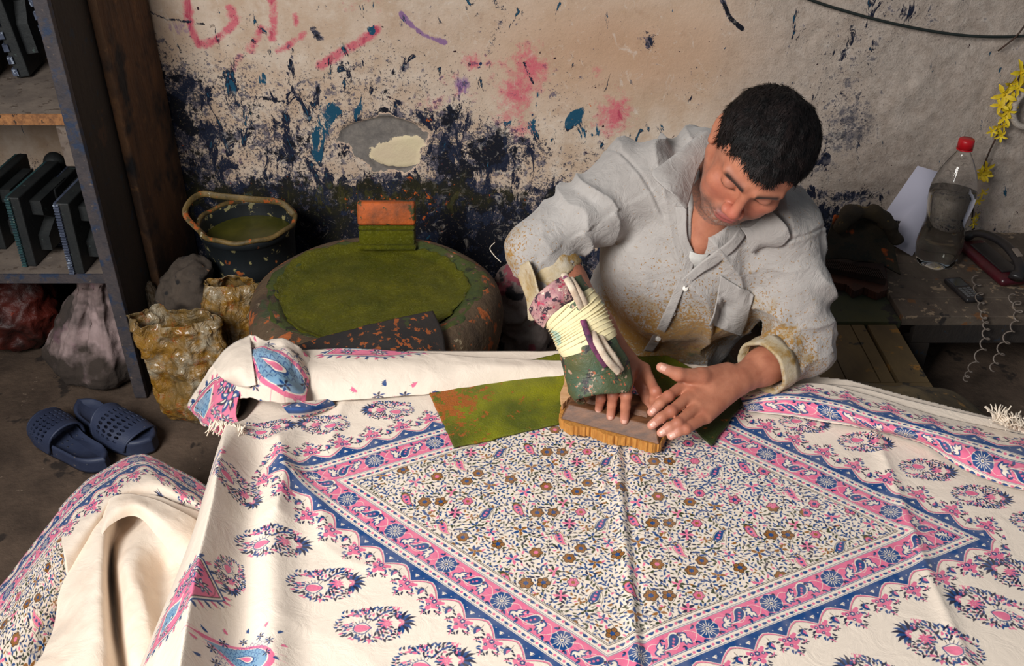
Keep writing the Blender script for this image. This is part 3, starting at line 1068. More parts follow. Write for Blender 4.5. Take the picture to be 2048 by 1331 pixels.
    c = t.mix(t.math('MULTIPLY', t.ramp(v2, .66, .69), rim), c, t.mix(t.ramp(big, .4, .6), srgb(232, 218, 176), srgb(222, 196, 170)))
    t.base(c)
    t.rough(.82)
    t.b.inputs['Specular IOR Level'].default_value = .25
    hgt = t.math('ADD', t.math('MULTIPLY', fine, .6), t.math('MULTIPLY', vf, t.math('MULTIPLY_ADD', gr[2], 1.2, .25)))
    hgt = t.math('ADD', hgt, t.math('MULTIPLY', mid, .8))
    t.bump(hgt, .8, .004)
    o.data.materials.append(t.m)
    tagit(o, kind='structure')
    return o


make_wall()


def make_floor():
    n = 150
    X, Y = np.meshgrid(np.linspace(-2.2, 2.2, n), np.linspace(-.6, 2.6, n), indexing='ij')
    P = np.stack([X, Y, 0 * X], -1).reshape(-1, 3)
    P[:, 2] = .004 * fbm(P, 3, 7, 3) - .004
    m = dirty('earth_floor', srgb(66, 52, 42), srgb(98, 80, 66), 7, .9, [(srgb(48, 38, 32), 9, .60), (srgb(122, 104, 88), 44, .68), (srgb(130, 80, 50), 55, .76)], .9, 60, .004)
    o = mobj('floor', P, gridF(n, n, False), m, loc=(0, 0, 0))
    tagit(o, kind='structure')


make_floor()
# wall on the left behind the shelving (outside the frame it carries on past the shelf)
mw = dirty('side_plaster', srgb(150, 122, 98), srgb(110, 88, 72), 4, .9, [(srgb(40, 36, 40), 8, .6)])
MB().box((-1.66, 1.3, .76), (.08, 2.5, 1.6)).build('wall_left', mw)['kind'] = 'structure'

# ------------------------------------------------------------------ printed cloth over the low table
IMG = paint_cloth()


def cloth_mat(name, back=False):
    t = NT(name)
    weave = t.noise(900, 2, .5)
    if back:
        c = t.mix(t.ramp(t.noise(14, 4, .6), .4, .7), srgb(238, 222, 204), srgb(228, 208, 188))
        ghost = t.ramp(t.noise(60, 4, .7), .62, .72)
        c = t.mix(t.math('MULTIPLY', ghost, .10), c, srgb(120, 130, 170))
    else:
        im = t.n('ShaderNodeTexImage', image=IMG, interpolation='Linear')
        uvn = t.n('ShaderNodeUVMap'); t.link(uvn.outputs[0], im.inputs[0])
        c = im.outputs[0]
        c = t.mix(.10, c, t.mix(t.ramp(t.noise(8, 4, .6), .35, .7), srgb(240, 226, 210), srgb(214, 196, 178)), 'MULTIPLY')
        c = t.mix(1.0, c, srgb(252, 243, 232), 'MULTIPLY')
    t.base(c)
    t.rough(.92)
    t.b.inputs['Specular IOR Level'].default_value = .15
    t.b.inputs['Sheen Weight'].default_value = .12
    b1 = t.n('ShaderNodeBump'); t.link(t.noise(26, 4, .6, dist=1.2), b1.inputs['Height']); b1.inputs['Strength'].default_value = .35; b1.inputs['Distance'].default_value = .006
    t.bump(weave, .25, .0006, b1.outputs[0])
    return t.m


M_cloth = cloth_mat('printed_cotton')
M_plain = cloth_mat('plain_cotton', True)
TZ = .372


def uvn(u, v): return np.stack([(u - U0) / UW, (v - V0) / VH], -1)


def seg_d(X, Y, pts):
    d = np.full(X.shape, 9.0)
    for a, b in zip(pts[:-1], pts[1:]):
        L = (b[0] - a[0]) ** 2 + (b[1] - a[1]) ** 2
        t = np.clip(((X - a[0]) * (b[0] - a[0]) + (Y - a[1]) * (b[1] - a[1])) / L, 0, 1)
        d = np.minimum(d, np.hypot(X - a[0] - t * (b[0] - a[0]), Y - a[1] - t * (b[1] - a[1])))
    return d


def tp(*pp): return [at(a, b, z=TZ)[:2] for a, b in pp]


table = empty('low_table', (.3, 1.1, 0), 'low wooden work table hidden beneath the printed cloth', 'table')
m_wood = dirty('table_wood', srgb(96, 66, 40), srgb(70, 46, 28), 10, .7, stretch=(1, 6, 1))
MB().prism([(-.485, .57), (1.11, .57), (1.11, 1.31), (.93, 1.37), (.65, 1.51), (.1, 1.62), (-.44, 1.62)], .328, .3625).build('tabletop', m_wood, table)
for sx, sy in ((-.42, .64), (1.04, .64), (-.39, 1.56), (1.04, 1.28)):
    MB().box((sx, sy, .1635), (.06, .06, .327), bev=.004).build('leg', m_wood, table)

cl = empty('printed_tablecloth', (.3, 1.1, TZ), 'white cotton cloth block printed in pink and blue, spread over the low work table', 'tablecloth')


def main_cloth():
    xs = np.concatenate([np.linspace(-.60, -.36, 130)[:-1], np.linspace(-.36, 1.2, 360)])
    ys = np.linspace(.52, 1.66, 330)
    X, Y = np.meshgrid(xs, ys, indexing='ij')
    Z = np.full(X.shape, TZ)
    P = np.stack([X, Y, 0 * X], -1).reshape(-1, 3)
    Z += .0014 * vnoise(P, 5, 3).reshape(X.shape) + .0009 * vnoise(P, 14, 5).reshape(X.shape)
    # pressed creases
    def crease(pts, w, h, side=0):
        d = seg_d(X, Y, tp(*pts))
        return h * np.exp(-(d / w) ** 1.3)
    Z += crease([(1232, 880), (1245, 1050), (1262, 1200), (1275, 1345)], .009, .0085) - crease([(1248, 880), (1262, 1050), (1281, 1200), (1296, 1345)], .008, .005)
    Z += crease([(1195, 930), (1215, 1000)], .006, .004)
    Z += crease([(1735, 835), (1772, 930), (1815, 1040), (1860, 1160), (1935, 1331)], .012, .007)
    Z += crease([(690, 800), (672, 850), (660, 900)], .012, .006) + crease([(560, 1240), (700, 1290), (760, 1340)], .02, .002)
    Z += crease([(640, 1080), (690, 1120), (800, 1150)], .01, .002) + crease([(590, 960), (640, 1010), (650, 1060)], .016, .008) + crease([(560, 890), (575, 960), (560, 1040)], .02, .012)
    # heavy folds along the left edge
    k = np.interp(Y, [.55, .9, 1.05, 1.25, 1.45], [1.15, 1.1, 1.0, .9, .3])
    ridge = seg_d(X, Y, tp((455, 860), (452, 960), (440, 1060), (415, 1180), (392, 1331), (370, 1500)))
    vall = seg_d(X, Y, tp((520, 900), (500, 980), (488, 1080), (482, 1180), (482, 1331), (480, 1500)))
    step = seg_d(X, Y, tp((575, 850), (556, 980), (545, 1080), (548, 1200), (545, 1331), (540, 1500)))
    Z += k * (.034 * np.exp(-(ridge / .044) ** 2) + .040 * np.exp(-(ridge / .024) ** 1.25) - .004 * np.exp(-(vall / .034) ** 2) + .022 * np.exp(-(step / .030) ** 2))
    # beyond the table's left edge the cloth falls
    xe = np.interp(Y, [.5, .9, 1.23, 1.40, 1.50, 1.66], [-.485, -.487, -.478, -.487, -.46, -.43])
    fall = np.clip(xe - X, 0, 1)
    Z -= np.where(fall > 0, 20 * fall ** 2 / (1 + 4 * fall) + .35 * fall, 0)
    # near and right edges
    Z -= 12 * np.clip(.60 - Y, 0, 1) ** 2 + 12 * np.clip(X - 1.12, 0, 1) ** 2
    Z = np.maximum(Z, .16)
    # back edge drops gently behind the table, lower on the right
    ye = np.interp(X, [-.6, -.45, .1, .65, .93, 1.1], [1.66, 1.655, 1.66, 1.56, 1.415, 1.36])
    keep = Y < ye + .02
    Yc = np.minimum(Y, ye + .012)
    Z -= 6 * np.clip(Y - ye, 0, .02)
    V = np.stack([X, Yc, Z], -1).reshape(-1, 3)
    u, v = to_uv(X, Yc)
    F = gridF(len(xs), len(ys), True)
    kq = keep.reshape(-1)
    F = F[kq[F].all(1)]
    return mobj('cloth_top', V, F[:, ::-1].copy(), M_cloth, cl, uv=uvn(u, v).reshape(-1, 2))


main_cloth()


def patch(name, rows, uvrows, mat, parent, n=60, m=60, wr=.0, ws=30, seed=0, thick=.0022, arc=None):
    """sheet through rows of (px, py, z) control points, uv rows in cloth metres"""
    G = np.array([[at(px, py, z=z) for px, py, z in r] for r in rows])
    U = np.array(uvrows, float)
    V = crom(G, n); V = np.swapaxes(crom(np.swapaxes(V, 0, 1), m), 0, 1)
    if arc is not None:
        t0, d0, sg = arc
        la = np.linalg.norm(np.diff(V, axis=1), axis=2)[n // 3]
        tt = t0 + np.concatenate([[0], np.cumsum(la)])[None, :]
        lb = np.linalg.norm(np.diff(V, axis=0), axis=2)
        dd = d0 + sg * np.vstack([np.zeros((1, m)), np.cumsum(lb, axis=0)])
        L_ = math.hypot(RA, RB); ee = np.array([RA, RB]) / L_; nn_ = np.array([RB, -RA]) / L_
        W = np.array([0, -RB]) + (tt + 0 * dd)[..., None] * ee + dd[..., None] * nn_
    elif U.shape[0] == 2 or U.shape[1] == 2:
        la = np.linalg.norm(np.diff(V, axis=1), axis=2).mean(0); lb = np.linalg.norm(np.diff(V, axis=0), axis=2).mean(1)
        tv = (np.concatenate([[0], np.cumsum(la)]) / la.sum())[None, :, None]; tu = (np.concatenate([[0], np.cumsum(lb)]) / lb.sum())[:, None, None]
        W = U[0, 0] * (1 - tu) * (1 - tv) + U[0, -1] * (1 - tu) * tv + U[-1, 0] * tu * (1 - tv) + U[-1, -1] * tu * tv
    else:
        W = crom(U, n); W = np.swapaxes(crom(np.swapaxes(W, 0, 1), m), 0, 1)
    V = V.reshape(-1, 3)
    if wr: V[:, 2] += wr * fbm(V, ws, seed, 3)
    o = mobj(name, V, gridF(n, m, False), mat, parent, uv=uvn(W[..., 0], W[..., 1]).reshape(-1, 2))
    s_ = o.modifiers.new('thickness', 'SOLIDIFY'); s_.thickness = thick; s_.offset = 0
    return o


# border coordinates (t along, d outward) -> cloth uv, on the lower right edge
def bd(t, d):
    L = math.hypot(RA, RB)
    e = np.array([RA, RB]) / L
    nn = np.array([RB, -RA]) / L
    return np.array([0, -RB]) + e * t + nn * d


H = TZ
# back edge turned forward over itself, from the bunched corner to the green mat
patch('folded_edge',
      [[(600, 700, H + .045), (690, 697, H + .045), (780, 700, H + .042), (880, 708, H + .036), (1000, 716, H + .03), (1150, 722, H + .012)],
       [(600, 735, H + .055), (690, 728, H + .050), (780, 728, H + .046), (880, 730, H + .038), (1000, 732, H + .03), (1150, 734, H + .012)],
       [(600, 770, H + .040), (690, 765, H + .036), (780, 762, H + .032), (880, 758, H + .026), (1000, 750, H + .018), (1150, 745, H + .008)],
       [(590, 806, H + .010), (690, 802, H + .009), (780, 794, H + .008), (880, 785, H + .006), (1000, 768, H + .004), (1150, 755, H + .003)]],
      [[(-1.02, -.45), (-.60, -.52)], [(-1.02, -.62), (-.60, -.62)]], M_cloth, cl, 50, 120, .003, 16, 3)
# right: border folded back over the cloth
patch('folded_border',
      [[(1480, 792, H + .012), (1560, 772, H + .026), (1640, 768, H + .030), (1740, 790, H + .030), (1840, 822, H + .03), (1940, 846, H + .028), (2060, 872, H + .022), (2180, 905, H + .02)],
       [(1484, 804, H + .014), (1565, 790, H + .036), (1650, 796, H + .040), (1745, 822, H + .042), (1850, 852, H + .042), (1940, 878, H + .038), (2050, 905, H + .036), (2180, 935, H + .03)],
       [(1490, 815, H + .010), (1570, 810, H + .026), (1660, 822, H + .032), (1750, 850, H + .034), (1850, 872, H + .034), (1935, 905, H + .036), (2030, 945, H + .034), (2180, 970, H + .03)],
       [(1498, 824, H + .004), (1585, 832, H + .006), (1680, 848, H + .008), (1760, 862, H + .009), (1850, 888, H + .009), (1930, 940, H + .010), (2025, 974, H + .010), (2180, 1000, H + .01)]],
      [[(bd(.02, .132)), (bd(.50, .150))], [(bd(.02, .012)), (bd(.50, .004))]], M_cloth, cl, 70, 160, .002, 20, 5)
# white strip at the far right that the border is turned out of
patch('cloth_edge',
      [[(1560, 766, H + .004), (1700, 772, H + .016), (1800, 796, H + .022), (1900, 820, H + .024), (2000, 842, H + .024), (2120, 868, H + .02)],
       [(1560, 784, H + .012), (1700, 800, H + .02), (1800, 826, H + .024), (1900, 850, H + .024), (2000, 875, H + .022), (2120, 900, H + .02)]],
      [[(.75, .4), (1.0, .4)], [(.75, .35), (1.0, .35)]], M_cloth, cl, 14, 60)
# bunched corner at the far left of the table
patch('bunched_corner',
      [[(500, 668, H + .070), (530, 672, H + .085), (575, 682, H + .085), (622, 716, H + .050)],
       [(492, 700, H + .075), (530, 705, H + .105), (572, 715, H + .100), (618, 745, H + .055)],
       [(478, 745, H + .060), (520, 750, H + .095), (568, 760, H + .088), (612, 785, H + .045)],
       [(470, 800, H + .020), (520, 798, H + .050), (565, 806, H + .045), (612, 812, H + .015)]],
      [[(-.96, -.59), (-.84, -.59)], [(-.96, -.73), (-.84, -.73)]], M_cloth, cl, 70, 70, .013, 16, 8)
patch('hanging_corner',
      [[(428, 728, H + .03), (455, 735, H + .04), (500, 690, H + .06)],
       [(402, 765, H - .02), (440, 780, H + .02), (485, 760, H + .05)],
       [(375, 805, H - .06), (420, 825, H - .01), (470, 815, H + .03)],
       [(402, 845, H - .04), (438, 865, H + .0), (480, 845, H + .015)]],
      [[(-.98, -.39), (-.86, -.39)], [(-.98, -.50), (-.84, -.50)]], M_cloth, cl, 50, 50, .009, 16, 9)
patch('corner_fold',
      [[(425, 728, H + .035), (455, 695, H + .06), (500, 668, H + .068)],
       [(440, 752, H + .055), (475, 735, H + .085), (505, 715, H + .09)],
       [(470, 770, H + .04), (490, 775, H + .07), (512, 770, H + .08)]],
      [[(.75, .4), (1.0, .4)], [(.75, .35), (1.0, .35)]], M_cloth, cl, 30, 40, .003, 20, 2)
# small fold falling forward from the bunch
patch('small_fold',
      [[(560, 806, H + .028), (600, 804, H + .030), (640, 800, H + .022), (662, 798, H + .01)],
       [(570, 818, H + .030), (605, 818, H + .034), (640, 812, H + .024), (668, 806, H + .01)],
       [(585, 834, H + .006), (610, 832, H + .008), (640, 824, H + .006), (672, 812, H + .003)]],
      [[(bd(.1, .09)), (bd(.19, .09))], [(bd(.1, .06)), (bd(.19, .06))]], M_cloth, cl, 24, 40)

# knotted fringe at the cloth's corner
def fringe(name, mat, parent, base, n, L, spread, seed, r=.0009):
    R = random.Random(seed)
    mb = MB()
    for i in range(n):
        b = np.array(base[0]) + (np.array(base[1]) - np.array(base[0])) * (i + .5) / n + np.array([R.uniform(-.004, .004), R.uniform(-.003, .003), 0])
        d = np.array(spread) + np.array([R.uniform(-.5, .5), R.uniform(-.5, .5), R.uniform(-.3, .3)])
        p = [b]
        for k in range(4):
            d = d + np.array([R.uniform(-.4, .4), R.uniform(-.4, .4), -.12])
            p.append(p[-1] + d / np.linalg.norm(d) * L / 4 * R.uniform(.7, 1.2))
        for q in p: q[2] = max(q[2], base[0][2] - .02)
        mb.tube(crom(np.array(p), 9), [r * 1.3] * 5 + [r * .8] * 4, 5)
    o = mb.build(name, mat, parent, smooth=True)
    o['kind'] = 'stuff'
    return o


m_thread = dirty('cotton_thread', srgb(236, 222, 204), srgb(220, 204, 184), 30, .95, bump=0)
fringe('fringe', m_thread, cl, (at(425, 838, z=H + .012), at(490, 852, z=H + .028)), 34, .030, (-.1, -.7, -.3), 4, .0012)
fringe('fringe', m_thread, cl, (at(1985, 842, z=H + .040), at(2060, 868, z=H + .040)), 60, .036, (-.2, .3, .9), 5, .0014)

# ------------------------------------------------------------------ second cloth heaped at the table's left
c2 = empty('folded_cloth', at(200, 1150, z=.12), 'printed cloth heaped at the lower left, plain cream reverse turned outward', 'cloth')
patch('printed_face',
      [[(118, 1018, .185), (150, 985, .19), (190, 950, .19), (275, 908, .18), (345, 935, .17), (400, 965, .15), (450, 1000, .13)],
       [(122, 1062, .205), (165, 1012, .212), (215, 965, .212), (285, 935, .20), (345, 960, .19), (400, 990, .165), (450, 1020, .15)],
       [(128, 1110, .210), (190, 1035, .217), (235, 985, .218), (300, 965, .208), (350, 985, .195), (400, 1010, .175), (450, 1040, .16)],
       [(135, 1160, .18), (205, 1050, .19), (245, 1000, .195), (310, 990, .19), (350, 1003, .18), (400, 1025, .16), (450, 1055, .15)]],
      None, M_cloth, c2, 80, 130, .003, 18, 4, arc=(.05, .004, 1))
patch('printed_face',
      [[(-90, 1260, .155), (0, 1172, .155), (60, 1095, .165), (120, 1020, .18), (165, 985, .185)],
       [(-90, 1330, .183), (0, 1240, .183), (60, 1160, .193), (125, 1068, .198), (178, 1015, .203)],
       [(-80, 1400, .183), (10, 1310, .188), (75, 1220, .193), (135, 1115, .198), (200, 1035, .205)],
       [(-60, 1470, .145), (50, 1390, .152), (110, 1280, .158), (150, 1165, .168), (210, 1050, .180)]],
      None, M_cloth, c2, 80, 100, .003, 18, 4, arc=(.02, .100, -1))
HV = .165
patch('reverse_side',
      [[(120, 1140, .17), (165, 1065, .185), (205, 1010, .198), (228, 1000, .200), (250, 990, .200), (300, 988, .197), (350, 1004, .19), (400, 1022, .17), (450, 1050, .15)],
       [(118, 1180, .178), (165, 1120, .20), (205, 1062, .212), (226, 1048, .185), (244, 1040, .14), (290, 1050, .175), (345, 1070, .19), (400, 1090, .17), (450, 1110, .15)],
       [(110, 1240, .18), (160, 1200, .205), (205, 1160, .212), (222, 1140, .12), (240, 1132, .185), (268, 1128, .205), (330, 1140, .150), (385, 1140, .175), (440, 1150, .14)],
       [(90, 1300, .19), (140, 1280, .205), (205, 1255, .215), (230, 1240, .13), (250, 1215, .190), (285, 1200, .205), (320, 1200, .165), (370, 1200, .165), (430, 1210, .13)],
       [(60, 1350, .195), (125, 1345, .205), (205, 1335, .218), (243, 1330, .15), (262, 1310, .190), (300, 1290, .195), (330, 1280, .17), (370, 1280, .15), (430, 1280, .13)],
       [(30, 1430, .19), (110, 1430, .20), (200, 1430, .212), (258, 1420, .155), (275, 1405, .185), (310, 1395, .185), (340, 1390, .17), (380, 1390, .15), (430, 1390, .13)]],
      [[(0, 0), (1, 0)], [(0, 1), (1, 1)]], M_plain, c2, 130, 160, .0035, 15, 6)
patch('turned_edge',
      [[(215, 1000, .215), (232, 990, .226), (262, 988, .222), (310, 998, .212), (360, 1020, .20), (400, 1045, .18)],
       [(200, 1060, .205), (222, 1025, .225), (268, 1008, .226), (320, 1035, .216), (365, 1070, .20), (400, 1100, .18)],
       [(180, 1130, .20), (216, 1055, .215), (272, 1030, .205), (318, 1075, .195), (350, 1120, .18), (380, 1150, .17)]],
      [[(0, 0), (1, 0)], [(0, 1), (1, 1)]], M_plain, c2, 50, 70, .003, 18, 1)
# what the heap lies on
MB().box((-.82, .98, .025), (.30, .36, .05), bev=.012).build('heap_box', m_wood)
tagit(bpy.data.objects['heap_box'], 'low wooden box hidden beneath the heaped printed cloth', 'box')
bpy.data.objects['heap_box'].name = 'low_box'
# ------------------------------------------------------------------ the man
def unit(v): v = np.array(v, float); return v / np.linalg.norm(v)


EYE = at(1492, 386, s=1.615)                  # between the eyes
_c = unit(CAM - EYE)
_ri = unit(np.array([1.0, 0, 0]) - _c * _c[0])
_ui = np.cross(_c, _ri)
if _ui[2] < 0: _ui = -_ui
_be, _al = math.radians(54), math.radians(-15)
# face direction and crown direction
UPV = unit(math.cos(_be) * (.70 * _ri + .71 * _ui) + math.sin(_be) * _c)
side0 = math.cos(_al) * (.89 * _ri - .454 * _ui) + math.sin(_al) * _c
SID = unit(side0 - UPV * side0.dot(UPV))
FWD = np.cross(SID, UPV)
if FWD.dot(_c) < 0: FWD = -FWD
HR = np.stack([SID, FWD, UPV], 1)             # columns: local x, y, z
HC = EYE - HR @ np.array([0, .085, .006])


def hl(x, y, z): return HC + HR @ np.array([x, y, z])


SHR, SHL = at(1268, 362, z=.735), at(1562, 452, z=.665)
ELR, ELL = at(1072, 496, z=.655), at(1600, 692, z=.450)
WRR, WRL = at(1242, 722, z=.475), at(1492, 752, z=.445)
NECK = at(1412, 345, z=.745) + np.array([0, .03, 0])
CHEST = .5 * (SHR + SHL) + np.array([-.005, .015, -.13])
BELLY = np.array([.345, 1.80, .40])

m_all = empty('person', (.34, 1.86, 0), 'man in a paint-spattered grey shirt, sitting bent over the low table and pressing a block', 'person')


def hand_right(v):
    k = .005
    mcp = [at(1214, 768, z=.452), at(1234, 752, z=.468), at(1260, 742, z=.474), at(1288, 738, z=.470)]
    pip = [at(1202, 796, z=.455), at(1226, 790, z=.470), at(1252, 790, z=.476), at(1311, 782, z=.468)]
    tip = [at(1197, 820, z=.424), at(1221, 832, z=.424), at(1249, 840, z=.424), at(1304, 822, z=.424)]
    rr = [.0082, .0088, .0092, .0090]
    for a, b, c, r in zip(mcp, pip, tip, rr):
        mid = .5 * (b + c) + np.array([0, -.001, .004])
        v.cap(WRR + .25 * (a - WRR), a, .017, r + .0035, .012)
        v.chain([a, b, mid, c], [r + .002, r, r * .96, r * .88], .003)
        v.ell(b, (r * 1.12, r * 1.12, r * 1.12), None, .004)
    palm = .25 * (mcp[0] + mcp[1] + mcp[2] + mcp[3])
    v.cap(WRR, .5 * (WRR + palm), .024, .024, .01)
    th = [WRR + np.array([.025, -.015, -.012]), at(1298, 800, z=.435), at(1318, 828, z=.425)]
    v.chain(th, [.015, .011, .0095], .008)
    return list(zip(pip, tip, rr))


def hand_left(v):
    k = .005
    mcp = [at(1378, 762, z=.462), at(1386, 786, z=.456), at(1396, 812, z=.446), at(1412, 834, z=.436)]
    pip = [at(1337, 792, z=.462), at(1342, 822, z=.456), at(1355, 846, z=.446), at(1372, 858, z=.438)]
    tip = [at(1303, 824, z=.447), at(1303, 850, z=.441), at(1322, 865, z=.434), at(1342, 872, z=.430)]
    rr = [.0092, .0094, .0090, .0080]
    for a, b, c, r in zip(mcp, pip, tip, rr):
        v.cap(WRL + .2 * (a - WRL), a, .019, r + .004, .014)
        v.chain([a, b, .5 * (b + c) + np.array([0, 0, .002]), c], [r + .0022, r, r * .97, r * .86], .003)
        v.ell(b, (r * 1.1,) * 3, None, .004)
    v.cap(WRL, mcp[1] + .3 * (WRL - mcp[1]), .024, .021, .01)
    th = [WRL + .25 * (mcp[0] - WRL) + np.array([-.01, 0, .012]), at(1402, 752, z=.478), at(1356, 748, z=.494), at(1322, 734, z=.508)]
    v.chain(th, [.018, .0145, .0110, .0088], .008)
    return list(zip(pip, tip, rr)) + [(th[2], th[3], .0105)]


def head_sdf(v, bodyonly=True):
    R = HR
    v.ell(hl(0, -.010, .028), (.074, .082, .068), R, .01)
    v.ell(hl(0, .026, -.022), (.060, .066, .084), R, .03)
    v.ell(hl(0, .043, .036), (.060, .046, .048), R, .02)          # forehead
    for s_ in (-1, 1):
        v.cap(hl(s_ * .056, -.005, -.055), hl(s_ * .022, .068, -.098), .018, .016, .028)   # jaw
        v.ell(hl(s_ * .041, .064, -.022), (.024, .020, .020), R, .018)                     # cheek bone
        v.ell(hl(s_ * .036, .058, -.056), (.024, .022, .028), R, .02)                      # lower cheek
        v.cap(hl(s_ * .012, .090, .026), hl(s_ * .046, .074, .026), .0095, .009, .010)     # brow
    v.ell(hl(0, .075, -.100), (.021, .017, .016), R, .014)       # chin
    for s_ in (-1, 1):
        v.ell(hl(s_ * .031, .096, .008), (.018, .014, .011), R, .012, 'sub')
    for s_ in (-1, 1):
        v.ell(hl(s_ * .031, .0775, .006), (.0145, .0125, .0125), R, .003)                  # lids
        v.cap(hl(s_ * .019, .0885, .0005), hl(s_ * .043, .084, .0005), .0016, .0016, .0015, 'sub')
    v.cap(hl(0, .090, .020), hl(0, .107, -.022), .0070, .0092, .008)      # nose ridge
    v.ell(hl(0, .108, -.029), (.0110, .0105, .0095), R, .008)
    for s_ in (-1, 1):
        v.ell(hl(s_ * .0125, .101, -.034), (.0085, .0105, .008), R, .006)
        v.ell(hl(s_ * .007, .108, -.0415), (.0035, .005, .004), R, .002, 'sub')
    v.ell(hl(0, .086, -.064), (.028, .014, .022), R, .012)
    v.ell(hl(0, .0965, -.0605), (.0215, .0075, .0055), R, .004)           # lips
    v.ell(hl(0, .0955, -.0715), (.0190, .0075, .0065), R, .004)
    v.cap(hl(-.024, .0935, -.0655), hl(.024, .0935, -.0655), .0018, .0018, .002, 'sub')
    v.cap(hl(0, .103, -.0655), hl(0, .1031, -.0655), .0018, .0018, .002, 'sub')
    v.ell(hl(0, .0935, -.082), (.017, .006, .004), R, .006, 'sub')
    for s_ in (-1, 1):                                                      # ears
        Re = R @ rotz(s_ * .35) @ rotx(.15)
        v.ell(hl(s_ * .078, -.012, .000), (.0075, .018, .032), Re, .006)
        v.ell(hl(s_ * .088, -.008, .004), (.006, .009, .019), Re, .004, 'sub')
        v.ell(hl(s_ * .077, -.003, -.026), (.006, .008, .010), Re, .005)
    # neck
    v.cap(hl(0, -.030, -.040), NECK + np.array([0, .01, -.02]), .050, .050, .03)


